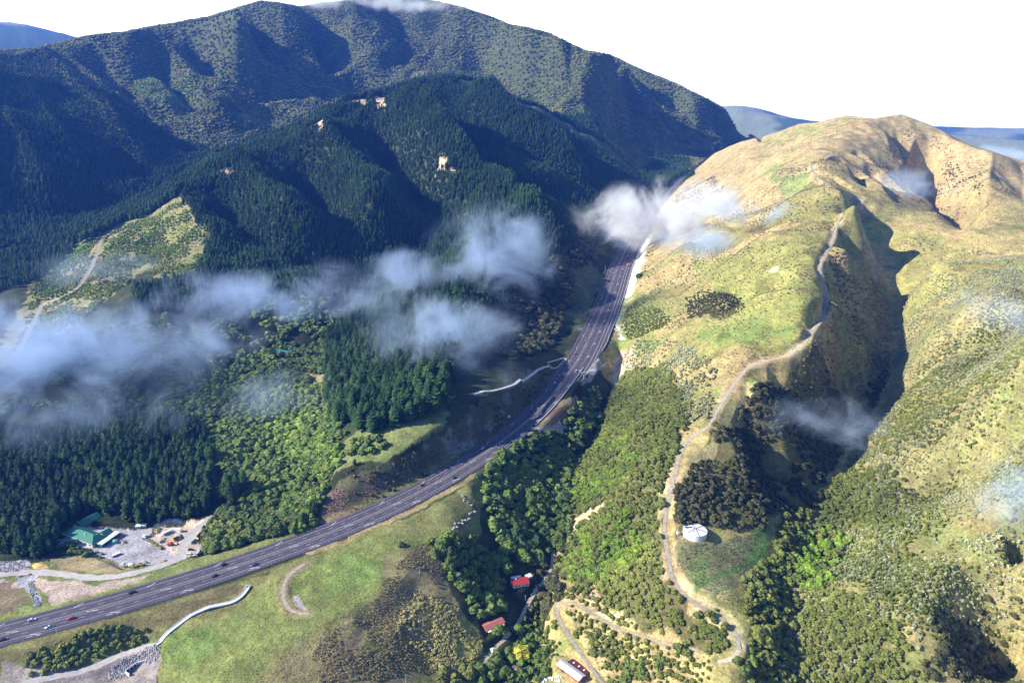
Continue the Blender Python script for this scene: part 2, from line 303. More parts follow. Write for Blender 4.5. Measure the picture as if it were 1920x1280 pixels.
# ------------------------------------------------------------------ benches: highway, roads, yard
_dr = np.gradient(ROAD[:, :2], axis=0); _dr /= np.linalg.norm(_dr, axis=1)[:, None]
RN = np.c_[_dr[:, 1], -_dr[:, 0]]                     # to the right of travel away from the viewer
RS = np.r_[0, np.cumsum(np.hypot(*np.diff(ROAD[:, :2], axis=0).T))]
_wide = np.interp(RS, [640, 780, 1500, 1700], [0, 1, 1, 0])
HWL = 12.5+2*_wide; HWRr = 12.5+13*_wide
def off_line(o):
    o = np.broadcast_to(o, RS.shape); return np.c_[ROAD[:, :2]+RN*o[:, None], ROAD[:, 2]]
mid = off_line((HWRr-HWL)/2)
D, T = polydist(mid[::2], X, Y, 62)
seg = np.r_[0, np.cumsum(np.hypot(*np.diff(mid[::2][:, :2], axis=0).T))]; seg /= seg[-1]
zz = np.interp(T, seg, mid[::2][:, 2])-.25; hw = np.interp(T, seg, ((HWRr+HWL)/2)[::2])+2.5
k = np.clip((D-hw)/np.where(zz > Z, 16, 22), 0, 1); k = k*k*(3-2*k)
Z = np.where(D < 60, zz*(1-k)+Z*k, Z)
def smooth_line(P, it=6):
    P = np.array(P, float)
    d = np.r_[0, np.cumsum(np.hypot(*np.diff(P[:, :2], axis=0).T))]
    t = np.linspace(0, d[-1], max(4, int(d[-1]/3)))
    Q = np.array([np.interp(t, d, P[:, k]) for k in range(3)]).T
    for _ in range(it): Q[1:-1] = .25*Q[:-2]+.5*Q[1:-1]+.25*Q[2:]
    for _ in range(it*3): Q[1:-1, 2] = .25*Q[:-2, 2]+.5*Q[1:-1, 2]+.25*Q[2:, 2]
    return Q
TRK = dict(
 pond=[(572,1056),(548,1070),(532,1092),(529,1118),(538,1140),(556,1152),(580,1150)],
 ridge=[(1545,595),(1550,560),(1541,520),(1535,505),(1545,480),(1560,455),(1570,420),(1577,403),(1600,386)],
 ridge_low=[(1386,1218),(1384,1190),(1365,1165),(1330,1145),(1300,1128),(1270,1105),(1257,1080),(1252,1040),(1245,990),(1249,950),(1262,900),(1275,850),(1292,820),(1330,800),(1345,770),(1365,735),(1400,690),(1430,677),(1475,670),(1510,640),(1545,595)],
 hairpin=[(1386,1218),(1378,1240),(1345,1240)],
 loop=[(1135,1285),(1110,1253),(1090,1225),(1060,1185),(1046,1155),(1042,1135),(1058,1126),(1085,1130),(1110,1150),(1150,1175),(1200,1192),(1250,1208),(1310,1220)],
 farm=[(905,1245),(925,1215),(950,1195),(975,1165),(985,1140),(995,1120),(1020,1090),(1035,1065),(1038,1030)],
 left=[(-40,1080),(60,1072),(100,1074),(178,1084),(233,1079),(280,1066),(331,1052),(344,1027),(353,1005),(375,987),(400,969)],
 low=[(40,1280),(100,1268),(150,1262),(200,1240),(240,1222),(290,1208)],
 spur=[(30,668),(65,600),(78,572),(128,552),(150,535),(172,500),(184,470),(190,448),(222,425)],
 summit=[(1600,386),(1622,374),(1600,364),(1560,350),(1530,330),(1520,312),(1560,290)],
 hill=[(1170,640),(1200,632),(1215,628)])
TW = dict(pond=1.3, ridge=1.4, ridge_low=1.45, hairpin=1.8, loop=1.45, farm=1.5, left=3.4, low=2.6, spur=2.6, summit=1.6, hill=1.6)
TL = {}
for k_, p_ in TRK.items():
    TL[k_] = smooth_line(drape(p_))
    bench(TL[k_], TL[k_][:, 2], TW[k_]+.6, 5 if k_ not in ('spur',) else 9)
def pip(poly, x, y):
    poly = np.asarray(poly)[:, :2]; ins = np.zeros(x.shape, bool)
    m = (x > poly[:, 0].min()) & (x < poly[:, 0].max()) & (y > poly[:, 1].min()) & (y < poly[:, 1].max())
    xs = x[m]; ys = y[m]; r = np.zeros(len(xs), bool); n = len(poly)
    for i in range(n):
        a = poly[i]; b = poly[(i+1) % n]
        if a[1] == b[1]: continue
        c = ((a[1] > ys) != (b[1] > ys)) & (xs < (b[0]-a[0])*(ys-a[1])/(b[1]-a[1])+a[0])
        r ^= c
    ins[m] = r; return ins
def flat(poly, z, soft=6):
    global Z
    P = drape(poly); L = np.vstack([P, P[:1]])
    ins = pip(P, X, Y); D, T = polydist(L, X, Y, soft+1)
    k = np.where(ins, 0, np.clip(D/soft, 0, 1)); k = k*k*(3-2*k); Z = np.where(k < 1, z*(1-k)+Z*k, Z)
YARD = [(112,1015),(150,985),(205,985),(250,990),(340,975),(385,985),(385,1035),(330,1050),(240,1062),(215,1050),(165,1030)]
flat(YARD, 51.2)
flat([(1272,1000),(1300,985),(1335,1000),(1335,1015),(1290,1022),(1272,1014)], float(drape([(1302,1016)])[0, 2]), 4)
flat([(1040,1240),(1075,1232),(1115,1262),(1090,1280),(1050,1270)], float(drape([(1070,1260)])[0, 2]), 4)
flat([(955,1085),(1000,1080),(1005,1105),(965,1110)], float(drape([(980,1100)])[0, 2]), 4)
flat([(905,1165),(950,1155),(955,1185),(915,1195)], float(drape([(930,1182)])[0, 2]), 4)
# the tunnelled embankment apron and the platform by the highway
def zat(x, y): return bil(Z, *grid_idx(np.asarray(x, float), np.asarray(y, float)))
# ------------------------------------------------------------------ what covers the ground
RD, RT_ = polydist(mid[::2], X, Y, 3000)
creek = drape([(985,1279),(1020,1180),(1030,1100),(1045,1030),(1075,960),(1080,900),(1110,830),(1135,770),(1150,722)])
rightline = np.vstack([[[-60, 100, 0]], creek, off_line(HWRr+4)[(ROAD[:, 1] > creek[-1, 1]+20)]])
xr = np.interp(Y, rightline[:, 1], rightline[:, 0])
RIGHT = (X > xr) & (Y < 3200)
n1 = fbm(X/55, Y/55, 5, 50); n2 = fbm(X/16, Y/16, 4, 60); n3 = fbm(X/160, Y/160, 4, 70)
def mix(a, b, t): return a*(1-t[..., None])+np.asarray(b)*t[..., None]
def sst(a, b, x): t = np.clip((x-a)/(b-a), 0, 1); return t*t*(3-2*t)
TAN, PINK, OLIVE, GRASS, LIME, CLAY, GRAVEL, WHITE, FLOOR, CUT, BROWN = map(np.array, ((.37,.30,.135),(.42,.325,.175),(.215,.21,.075),(.15,.215,.05),(.20,.30,.05),(.46,.35,.24),(.40,.37,.36),(.66,.62,.55),(.022,.03,.014),(.10,.095,.06),(.21,.14,.09)))
CL = np.zeros(X.shape+(3,))+FLOOR
CL = mix(CL, np.array((.05,.065,.028)), sst(.4, .6, n1))
CL = mix(CL, (.075,.092,.038), sst(1750, 2300, Y)*.9)
rc = mix(np.zeros(X.shape+(3,))+TAN, OLIVE, sst(.42, .58, n1)*.8)
rc = mix(rc, PINK, sst(1050, 1500, Y)*.8)
rc = mix(rc, GRASS, sst(.55, .7, n2*.5+n3*.5)*.8)
CL = np.where(RIGHT[..., None], rc, CL)
farc = mix(np.zeros(X.shape+(3,))+np.array((.26,.29,.17)), (.07,.11,.06), sst(.45, .55, fbm(X/900, Y/900, 4, 5)))
CL = np.where(((Y > 4300) | (GR > 4500))[..., None], farc, CL)
wx = X+(fbm(X/14, Y/14, 3, 81)-.5)*14*np.clip(GR/700, .5, 3); wy = Y+(fbm(X/14, Y/14, 3, 82)-.5)*14*np.clip(GR/700, .5, 3)
def region(poly, col, a=1., noise=None, sharp=False):
    global CL
    P = drape(poly); m = pip(P, X if sharp else wx, Y if sharp else wy).astype(float)*a
    if noise is not None: m = m*sst(noise-.06, noise+.06, n2*.6+n1*.4)
    CL = mix(CL, col, m); return P
# knoll
KNOLL = [(-20,1220),(170,1175),(330,1130),(470,1085),(600,1035),(760,970),(860,920),(905,890),(925,905),(905,960),(905,1010),(850,1030),(830,1080),(870,1150),(905,1190),(915,1240),(915,1340),(600,1400),(300,1360),(290,1220),(240,1285),(-20,1290)]
region(KNOLL, (.19,.20,.07))
region([(300,1260),(300,1200),(400,1165),(560,1060),(700,1000),(790,1010),(780,1050),(720,1110),(690,1140),(600,1160),(560,1190),(440,1300),(380,1340),(310,1330)], (.165,.20,.06), .9)
region([(570,1075),(640,1040),(720,1050),(700,1100),(620,1120)], (.15,.215,.055), .7)
region([(320,1170),(380,1180),(420,1200),(360,1250),(300,1240)], (.13,.20,.05), .7)
region([(720,1040),(790,1030),(860,1040),(830,1080),(870,1150),(900,1200),(880,1270),(620,1290),(480,1290),(560,1200),(660,1150),(730,1100)], (.25,.21,.11), .75, .40)
region([(640,1200),(720,1160),(780,1210),(760,1290),(640,1290)], (.16,.13,.08), .7, .5)
region([(790,1120),(870,1150),(905,1190),(900,1240),(820,1250),(790,1180)], (.33,.30,.09), .9, .47)
region([(0,1215),(170,1165),(330,1125),(450,1090),(460,1105),(300,1180),(180,1200),(0,1250)], (.19,.15,.07), .8)
region([(560,1040),(700,985),(830,920),(890,890),(880,905),(750,970),(620,1030)], (.40,.30,.17), .8)
region([(0,1250),(150,1250),(260,1215),(300,1215),(290,1290),(0,1290)], (.33,.28,.26), .9)
# drain pool
region([(543,1075),(560,1068),(570,1085),(565,1110),(548,1118),(541,1098)], (.12,.17,.04), .9); region([(548,1116),(558,1114),(568,1132),(577,1144),(570,1146),(552,1132)], (.42,.38,.36), 1, sharp=True)
# left valley floor
region([(-20,1060),(100,1050),(200,1050),(360,1045),(400,1040),(640,960),(560,1010),(430,1060),(300,1100),(150,1140),(-20,1180)], (.16,.19,.06))
region([(-20,1085),(60,1085),(180,1095),(280,1075),(260,1090),(150,1125),(100,1140),(60,1100),(-20,1100)], (.47,.37,.31), .95)
region([(-20,1090),(30,1085),(45,1130),(30,1150),(-20,1160)], (.20,.15,.10), .9)
region([(95,1045),(180,1035),(230,1060),(290,1060),(200,1078),(110,1070)], (.34,.27,.15), .9)
region([(-20,1052),(50,1050),(60,1068),(-20,1072)], (.38,.36,.40), 1)
region(YARD, (.40,.38,.41), 1)
region([(290,992),(345,975),(385,970),(398,965),(370,1030),(330,1040),(285,1020)], (.52,.43,.33), 1)
region([(100,1060),(40,1085),(60,1140),(75,1140),(55,1095)], (.35,.34,.38), 1)
# cut and spur left of the highway
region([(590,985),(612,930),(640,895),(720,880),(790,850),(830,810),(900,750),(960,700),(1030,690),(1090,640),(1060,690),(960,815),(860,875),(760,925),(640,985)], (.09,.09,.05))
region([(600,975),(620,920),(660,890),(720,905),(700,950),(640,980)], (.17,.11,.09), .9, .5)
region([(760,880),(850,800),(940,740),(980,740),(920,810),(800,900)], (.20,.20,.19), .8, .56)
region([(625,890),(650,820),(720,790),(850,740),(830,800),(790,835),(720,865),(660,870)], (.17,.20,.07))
region([(625,870),(630,835),(650,835),(645,870)], (.45,.44,.45), 1)
region([(540,735),(560,700),(600,700),(620,720),(600,750),(550,750)], (.28,.25,.12))
region([(545,745),(620,727),(622,733),(550,752)], (.55,.48,.40), 1)
# spur clearing in mist
region([(60,530),(130,470),(230,415),(335,368),(385,420),(375,500),(330,520),(260,510),(200,560),(100,640),(30,700),(-20,700),(0,640)], (.24,.22,.10))
region([(60,530),(130,470),(170,450),(170,470),(90,530)], (.12,.22,.03), .9)
region([(210,430),(330,372),(380,430),(370,500),(250,500)], (.17,.19,.06), .9, .45)
for q in ([(655,190),(690,185),(685,197),(660,200)], [(700,180),(718,180),(725,205),(705,205)], [(590,232),(612,225),(605,245),(592,248)], [(405,320),(435,315),(430,330),(405,330)], [(820,300),(838,295),(840,312),(822,318)], [(838,318),(865,322),(850,332)], [(350,343),(368,345),(362,352)],
          [(75,92),(105,84),(95,95),(75,98)], [(1320,275),(1350,262),(1360,275),(1330,285)]): region(q, (.55,.42,.28), .95)
# mountain meadows, cuttings by the highway
region([(1120,250),(1075,200),(1090,190),(1150,240),(1190,270),(1170,290)], (.09,.14,.03), .8)
region([(245,175),(280,135),(350,140),(370,165),(310,195)], (.10,.17,.03), .8)
region([(1060,490),(1110,490),(1135,520),(1100,600),(1060,600),(1075,550)], (.075,.10,.05), 1)
NOG2 = region([(1160,640),(1146,600),(1160,560),(1172,515),(1190,470),(1212,435),(1228,440),(1212,475),(1196,520),(1188,545),(1172,585),(1166,605)], WHITE*1.1, 1)
region([(1022,735),(1040,700),(1060,672),(1074,672),(1056,700),(1030,745),(1000,775),(996,768)], (.20,.20,.22), 1, sharp=True); region([(1095,706),(1110,672),(1130,680),(1140,682),(1112,712),(1090,722)], (.30,.30,.32), 1, sharp=True)
region([(1150,665),(1170,650),(1195,655),(1195,690),(1165,720),(1150,750),(1145,720)], (.47,.38,.26), 1)
region([(1160,560),(1190,545),(1240,560),(1240,590),(1200,620),(1170,640),(1155,620)], (.19,.23,.07), .8)
region([(1005,800),(1055,790),(1060,805),(1010,812)], (.45,.40,.38), .9)
region([(960,830),(1020,770),(1080,740),(1085,760),(1040,790),(980,820)], (.30,.24,.14), .9)
region([(1020,775),(1080,760),(1080,780),(1030,790)], (.20,.12,.08), .9)
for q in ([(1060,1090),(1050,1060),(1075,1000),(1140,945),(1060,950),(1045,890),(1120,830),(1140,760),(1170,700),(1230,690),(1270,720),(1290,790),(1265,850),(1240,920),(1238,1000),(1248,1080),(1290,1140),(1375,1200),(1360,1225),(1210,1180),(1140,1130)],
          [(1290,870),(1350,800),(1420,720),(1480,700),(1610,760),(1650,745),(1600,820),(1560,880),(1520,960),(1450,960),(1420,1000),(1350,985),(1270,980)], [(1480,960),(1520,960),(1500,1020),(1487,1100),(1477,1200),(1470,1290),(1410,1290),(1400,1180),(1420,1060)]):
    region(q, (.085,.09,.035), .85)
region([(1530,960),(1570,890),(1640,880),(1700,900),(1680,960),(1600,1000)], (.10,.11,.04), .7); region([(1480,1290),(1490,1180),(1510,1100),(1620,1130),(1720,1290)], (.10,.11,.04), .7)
# slips and banks on the near right slope
region([(1070,975),(1105,950),(1135,945),(1110,975),(1090,1000),(1070,990)], (.48,.37,.25), 1)
region([(1050,1110),(1110,1095),(1130,1130),(1180,1165),(1150,1165),(1100,1135)], (.42,.33,.20), 1)
region([(1120,1140),(1150,1150),(1165,1170),(1130,1160)], (.52,.42,.28), 1)
region([(1060,1150),(1120,1165),(1160,1190),(1180,1225),(1150,1250),(1100,1230)], (.31,.27,.12), .9)
region([(1268,1020),(1330,1018),(1420,1000),(1440,960),(1450,985),(1435,1050),(1400,1085),(1340,1120),(1290,1095),(1262,1050)], (.17,.18,.09))
region([(1290,1060),(1330,1040),(1330,1100),(1300,1100)], (.10,.17,.05), .8)
region([(1410,985),(1445,960),(1440,1040),(1380,1070),(1350,1080),(1400,1050)], (.11,.19,.05), .8)
region([(1300,1100),(1340,1120),(1375,1165),(1370,1190),(1320,1140)], (.20,.21,.08), .8)
region([(1290,860),(1330,830),(1380,760),(1420,700),(1410,760),(1350,830),(1330,900),(1285,930)], (.30,.26,.13), .9)
region([(1300,480),(1440,450),(1540,440),(1540,560),(1500,640),(1430,668),(1340,660),(1300,620),(1390,580),(1330,520)], (.255,.265,.08), .85)
region([(1300,625),(1400,600),(1480,610),(1490,650),(1400,668),(1340,650)], (.16,.24,.06), .7, .48)
region([(1440,330),(1520,320),(1540,345),(1470,360)], (.17,.23,.08), .8)
region([(1560,400),(1640,385),(1680,410),(1600,425)], (.20,.25,.08), .6)
region([(1445,505),(1455,500),(1458,512),(1448,516)], (.55,.46,.30), 1)
region([(1680,420),(1800,450),(1900,500),(1750,560),(1690,590),(1672,520)], (.27,.25,.09), .8)
region([(1720,1010),(1800,1080),(1760,1110),(1700,1060)], (.19,.26,.06), .7, .5)
region([(1560,1095),(1620,1060),(1640,1070),(1600,1095)], (.48,.38,.25), .95)
region([(1850,1100),(1900,1130),(1890,1145),(1855,1125)], (.42,.32,.24), .95)
region([(1640,930),(1690,915),(1680,925),(1650,940)], (.42,.34,.2), .9)
for k_ in ('ridge', 'ridge_low', 'summit'):                       # pale worn verges beside the track
    D, T = polydist(TL[k_], X, Y, 12); CL = mix(CL, (.44,.36,.22), .75*(1-sst(3, 8, D))*sst(.35, .55, n2))
D, T = polydist(smooth_line(drape([(1305,1103),(1340,1082),(1380,1066),(1425,1050),(1437,1032),(1422,1005),(1425,985),(1440,968)])), X, Y, 5); CL = mix(CL, (.08,.19,.05), .8*(1-sst(.8, 2.4, D)))
D, T = polydist(TL['pond'], X, Y, 9); CL = mix(CL, (.30,.24,.13), .8*(1-sst(2.5, 6, D)))
region([(1690,600),(1760,540),(1930,520),(1930,1290),(1480,1290),(1500,1020),(1570,890),(1680,700)], (.185,.19,.075), .55)
# roadside verge
v = sst(HWL[0]+1, HWL[0]+6, RD)*(1-sst(17, 24, RD)); CL = mix(CL, (.24,.24,.08), v*.6*(RIGHT | (Y < 620)))
CL = CL*(.82+.44*n2)[..., None]*(.88+.24*fbm(X/4, Y/4, 3, 99))[..., None]
me = bpy.data.meshes.new('terrain')
V = np.stack([X, Y, Z], -1).reshape(-1, 3)
i, j = np.meshgrid(np.arange(NRT-1), np.arange(NT-1), indexing='ij'); a = (i*NT+j).ravel()
Fc = np.stack([a, a+1, a+NT+1, a+NT], -1)
me.vertices.add(len(V)); me.vertices.foreach_set('co', V.ravel().astype('f4'))
me.loops.add(Fc.size); me.loops.foreach_set('vertex_index', Fc.ravel().astype('i4'))
me.polygons.add(len(Fc)); me.polygons.foreach_set('loop_start', np.arange(0, Fc.size, 4, dtype='i4')); me.polygons.foreach_set('loop_total', np.full(len(Fc), 4, 'i4'))
me.update(); me.validate()
me.shade_smooth()
ter = bpy.data.objects.new('terrain', me); COL.objects.link(ter); ter['kind'] = 'structure'
ca = me.color_attributes.new('ground', 'FLOAT_COLOR', 'POINT'); ca.data.foreach_set('color', np.concatenate([np.clip(CL, 0, 1), np.ones(X.shape+(1,))], -1).ravel().astype('f4'))
m = bpy.data.materials.new('ground'); m.use_nodes = True; n_ = m.node_tree.nodes; l_ = m.node_tree.links; pb = n_['Principled BSDF']
at_ = n_.new('ShaderNodeAttribute'); at_.attribute_name = 'ground'; ge = n_.new('ShaderNodeNewGeometry')
def gnoise(scale, lo, hi, a, b, det=4):
    q = n_.new('ShaderNodeTexNoise'); q.inputs['Scale'].default_value = scale; q.inputs['Detail'].default_value = det; q.inputs['Roughness'].default_value = .7; l_.new(ge.outputs['Position'], q.inputs['Vector'])
    r = n_.new('ShaderNodeMapRange'); r.inputs[1].default_value = lo; r.inputs[2].default_value = hi; r.inputs[3].default_value = a; r.inputs[4].default_value = b; l_.new(q.outputs[0], r.inputs[0]); return q.outputs[0], r.outputs[0]
q1, r1 = gnoise(.55, .35, .65, .62, 1.35, 5); q2, r2 = gnoise(.09, .35, .65, .78, 1.22, 4)
mu = n_.new('ShaderNodeMath'); mu.operation = 'MULTIPLY'; l_.new(r1, mu.inputs[0]); l_.new(r2, mu.inputs[1])
mp_ = n_.new('ShaderNodeMapping'); mp_.inputs['Scale'].default_value = (.05, .05, .8); l_.new(ge.outputs['Position'], mp_.inputs[0])       # stock terraces follow the contours
tq = n_.new('ShaderNodeTexNoise'); tq.inputs['Scale'].default_value = 1; tq.inputs['Detail'].default_value = 3; l_.new(mp_.outputs[0], tq.inputs['Vector'])
tr_ = n_.new('ShaderNodeMapRange'); tr_.inputs[1].default_value = .38; tr_.inputs[2].default_value = .62; tr_.inputs[3].default_value = .88; tr_.inputs[4].default_value = 1.1; l_.new(tq.outputs[0], tr_.inputs[0])
m3 = n_.new('ShaderNodeMath'); m3.operation = 'MULTIPLY'; l_.new(mu.outputs[0], m3.inputs[0]); l_.new(tr_.outputs[0], m3.inputs[1]); mu = m3
sc = n_.new('ShaderNodeVectorMath'); sc.operation = 'SCALE'; l_.new(at_.outputs['Color'], sc.inputs[0]); l_.new(mu.outputs[0], sc.inputs['Scale'])
hs = n_.new('ShaderNodeHueSaturation'); q3, r3 = gnoise(.03, .3, .7, .475, .52); l_.new(r3, hs.inputs['Hue']); l_.new(sc.outputs[0], hs.inputs['Color']); l_.new(hs.outputs[0], pb.inputs['Base Color'])
bp = n_.new('ShaderNodeBump'); bp.inputs['Strength'].default_value = .7; bp.inputs['Distance'].default_value = .9; l_.new(q1, bp.inputs['Height']); l_.new(bp.outputs[0], pb.inputs['Normal'])
pb.inputs['Roughness'].default_value = .95; pb.inputs['Specular IOR Level'].default_value = .15
me.materials.append(m)
# ------------------------------------------------------------------ mesh and object helpers
def newmesh(name, V, Fs, mat=None, smooth=False):
    me = bpy.data.meshes.new(name); me.from_pydata([tuple(v) for v in V], [], [tuple(f) for f in Fs]); me.update()
    if mat is not None:
        for m_ in (mat if isinstance(mat, (list, tuple)) else [mat]): me.materials.append(m_)
    if smooth: me.shade_smooth()
    return me
def link(name, data, parent=None, **kw):
    o = bpy.data.objects.new(name, data); COL.objects.link(o)
    if parent is not None: o.parent = parent
    for k_, v_ in kw.items(): o[k_] = v_
    return o
def pmat(name, col, rough=.85, var=.25, scale=1., spec=.3, metal=0, col2=None, bump=0):
    """a procedural paint/earth/metal: a base colour broken up by two scales of noise"""
    m = bpy.data.materials.new(name); m.use_nodes = True; N = m.node_tree.nodes; Lk = m.node_tree.links; b = N['Principled BSDF']
    tc = N.new('ShaderNodeNewGeometry'); nz = N.new('ShaderNodeTexNoise'); nz.inputs['Scale'].default_value = scale; nz.inputs['Detail'].default_value = 5; nz.inputs['Roughness'].default_value = .65
    Lk.new(tc.outputs['Position'], nz.inputs['Vector'])
    mx = N.new('ShaderNodeMix'); mx.data_type = 'RGBA'
    c2 = col2 if col2 is not None else [c*(1-var) for c in col]; c1 = col if col2 is not None else [min(1, c*(1+var*.6)) for c in col]
    mr = N.new('ShaderNodeMapRange'); mr.inputs[1].default_value = .35; mr.inputs[2].default_value = .65
    Lk.new(nz.outputs[0], mr.inputs[0]); Lk.new(mr.outputs[0], mx.inputs[0])
    mx.inputs[6].default_value = (*c2, 1); mx.inputs[7].default_value = (*c1, 1); Lk.new(mx.outputs[2], b.inputs['Base Color'])
    b.inputs['Roughness'].default_value = rough; b.inputs['Specular IOR Level'].default_value = spec; b.inputs['Metallic'].default_value = metal
    if bump:
        bp = N.new('ShaderNodeBump'); bp.inputs['Strength'].default_value = .6; bp.inputs['Distance'].default_value = bump; Lk.new(nz.outputs[0], bp.inputs['Height']); Lk.new(bp.outputs[0], b.inputs['Normal'])
    return m
# ------------------------------------------------------------------ plants
def leafmat(name):
    m = bpy.data.materials.new(name); m.use_nodes = True; N = m.node_tree.nodes; Lk = m.node_tree.links; b = N['Principled BSDF']
    at = N.new('ShaderNodeAttribute'); at.attribute_type = 'INSTANCER'; at.attribute_name = 'tint'
    g = N.new('ShaderNodeNewGeometry'); nz = N.new('ShaderNodeTexNoise'); nz.inputs['Scale'].default_value = .6; nz.inputs['Detail'].default_value = 3
    Lk.new(g.outputs['Position'], nz.inputs['Vector'])
    mr = N.new('ShaderNodeMapRange'); mr.inputs[1].default_value = .3; mr.inputs[2].default_value = .7; mr.inputs[3].default_value = .6; mr.inputs[4].default_value = 1.45
    Lk.new(nz.outputs[0], mr.inputs[0])
    vm = N.new('ShaderNodeVectorMath'); vm.operation = 'SCALE'; Lk.new(at.outputs['Color'], vm.inputs[0]); Lk.new(mr.outputs[0], vm.inputs['Scale'])
    Lk.new(vm.outputs[0], b.inputs['Base Color']); b.inputs['Roughness'].default_value = .75; b.inputs['Specular IOR Level'].default_value = .25
    return m
LEAF = leafmat('foliage'); BARK = pmat('bark', (.13, .10, .075), var=.4, scale=3)
rng = np.random.default_rng(11)
def ico(sub):
    bm = bmesh.new(); bmesh.ops.create_icosphere(bm, subdivisions=sub, radius=1)
    V = np.array([v.co[:] for v in bm.verts]); Fs = [tuple(v.index for v in f.verts) for f in bm.faces]; bm.free(); return V, Fs
ICO = {k_: ico(k_) for k_ in (1, 2, 3)}
def pine_crown(seed, layers=13, nb=8, H=1., rad=.2, base=.16):
    """unit-height conifer: whorls of folded drooping boughs"""
    r = np.random.default_rng(seed); V = []; Fs = []
    for i in range(layers):
        t = i/(layers-1); z = base+(1-base)*t**.85*.97
        R = rad*(1-t**1.3)**.85*(.8+.35*r.random())*(1 if t > .12 else .8)+.012
        n = max(4, int(nb*(1-.4*t)))
        for k in range(n):
            a = 2*math.pi*(k+r.random()*.7)/n+i*1.3; L = R*(.75+.5*r.random()); w = L*.42+.006; up = .10*(r.random()-.2)+.05-.1*(1-t)
            d = np.array([math.cos(a), math.sin(a), 0]); s = np.array([-d[1], d[0], 0]); o = np.array([0, 0, z+.02*r.random()]); q = len(V)
            V += [o+d*.004, o+d*L*.55+s*w+[0, 0, up*L*2-.02], o+d*L*.6+[0, 0, up*L*2+.018], o+d*L*.55-s*w+[0, 0, up*L*2-.02], o+d*L+[0, 0, up*L*3.+.012]]
            Fs += [(q, q+1, q+2), (q, q+2, q+3), (q+1, q+4, q+2), (q+2, q+4, q+3)]
    # dense core
    q = len(V); m = 7; zs = [(base+.02, rad*.45), (base+.25, rad*.5), (.75, rad*.26), (1.0, .002)]
    for z, R in zs:
        for k in range(m):
            a = 2*math.pi*k/m+z*3; V.append(np.array([math.cos(a)*R*(.8+.4*r.random()), math.sin(a)*R*(.8+.4*r.random()), z]))
    for i in range(len(zs)-1):
        for k in range(m): Fs.append((q+i*m+k, q+i*m+(k+1) % m, q+(i+1)*m+(k+1) % m, q+(i+1)*m+k))
    return np.array(V)*[1, 1, H], Fs
def trunk_mesh(h, r0, r1, n=6, bend=0.):
    V = []; Fs = []
    for i in range(4):
        t = i/3; R = r0*(1-t)+r1*t
        for k in range(n): V.append((math.cos(2*math.pi*k/n)*R+bend*t*t, math.sin(2*math.pi*k/n)*R, h*t-.04*(i == 0)))
    for i in range(3):
        for k in range(n): Fs.append((i*n+k, i*n+(k+1) % n, (i+1)*n+(k+1) % n, (i+1)*n+k))
    return V, Fs
def blob_crown(seed, lumps=7, sub=2, leaves=160, flatn=.75, spread=.55):
    """unit-radius broadleaf crown: uneven lumps with leafy sprays standing off them"""
    r = np.random.default_rng(seed); V = []; Fs = []; cs = []
    IV, IF = ICO[sub]
    for i in range(lumps):
        a = 2*math.pi*i/max(1, lumps-1)+r.random(); d = 0 if i == 0 else spread*(.8+.4*r.random()); R = (.62 if i == 0 else .3+.22*r.random())
        c = np.array([math.cos(a)*d, math.sin(a)*d, .45+(.28 if i == 0 else .3*(r.random()-.5))]); cs.append((c, R))
        ph = r.random(3)*9; n = 1+.22*np.sin(IV*[5.1, 4.3, 4.7]+ph).sum(1)*.8+.19*r.standard_normal(len(IV))
        q = len(V); V += list(IV*[R, R, R*flatn]*n[:, None]+c); Fs += [tuple(q+x for x in f) for f in IF]
    for i in range(leaves):
        c, R = cs[r.integers(len(cs))]; d = r.standard_normal(3); d[2] = abs(d[2])*1.1-.15; d /= np.linalg.norm(d)
        p = c+d*R*[1, 1, flatn]*(1.0+.18*r.random()); e1 = np.cross(d, r.standard_normal(3)); e1 /= np.linalg.norm(e1); e2 = np.cross(d, e1)+d*.5*(r.random()-.3); s = .07+.07*r.random()
        q = len(V); V += [p-e1*s, p+e2*s*1.1, p+e1*s, p-e2*s*.9]; Fs += [(q, q+1, q+2), (q, q+2, q+3)]
    return np.array(V), Fs
def tuft_mesh(seed, n=26):
    r = np.random.default_rng(seed); V = []; Fs = []
    for i in range(n):
        a = r.random()*6.283; d = np.array([math.cos(a), math.sin(a), 0]); s = np.array([-d[1], d[0], 0])*.09; L = .5+.6*r.random(); h = .6+.6*r.random(); q = len(V)
        V += [d*.05-s, d*.05+s, d*L*.5+s*1.2+[0, 0, h], d*L*.5-s*1.2+[0, 0, h], d*L+[0, 0, h*.75]]; Fs += [(q, q+1, q+2, q+3), (q+3, q+2, q+4)]
    return np.array(V), Fs
def join(parts):
    V = []; Fs = []; mi = []
    for k, (v, f) in enumerate(parts):
        q = len(V); V += list(v); Fs += [tuple(q+x for x in t) for t in f]; mi += [k]*len(f)
    return V, Fs, mi
PROTO = {}
def proto(kind, meshes):
    c = bpy.data.collections.new('seedlings '+kind); PROTO[kind] = (c, len(meshes))
    for i, me_ in enumerate(meshes): c.objects.link(bpy.data.objects.new('%s_form%02d' % (kind, i), me_))
def jm(name, crown, trunk, smooth=False):
    V, Fs, mi = join([crown, trunk]); me_ = newmesh(name, V, Fs, [LEAF, BARK]); me_.polygons.foreach_set('material_index', mi)
    if smooth: me_.shade_smooth()
    return me_
proto('pine', [jm('pine', pine_crown(i, 11, 8, 1, .21+.03*i), trunk_mesh(.5, .014, .008, 4)) for i in range(4)])
def blobm(name, s, **k): return jm(name, blob_crown(s, **k), trunk_mesh(.4, .07, .04, 4))
proto('bush', [blobm('bush', 20+i, lumps=5+i % 3, sub=2, leaves=90) for i in range(4)])
proto('scrub', [blobm('scrub', 40+i, lumps=3+i % 2, sub=1, leaves=40, flatn=.9) for i in range(4)])
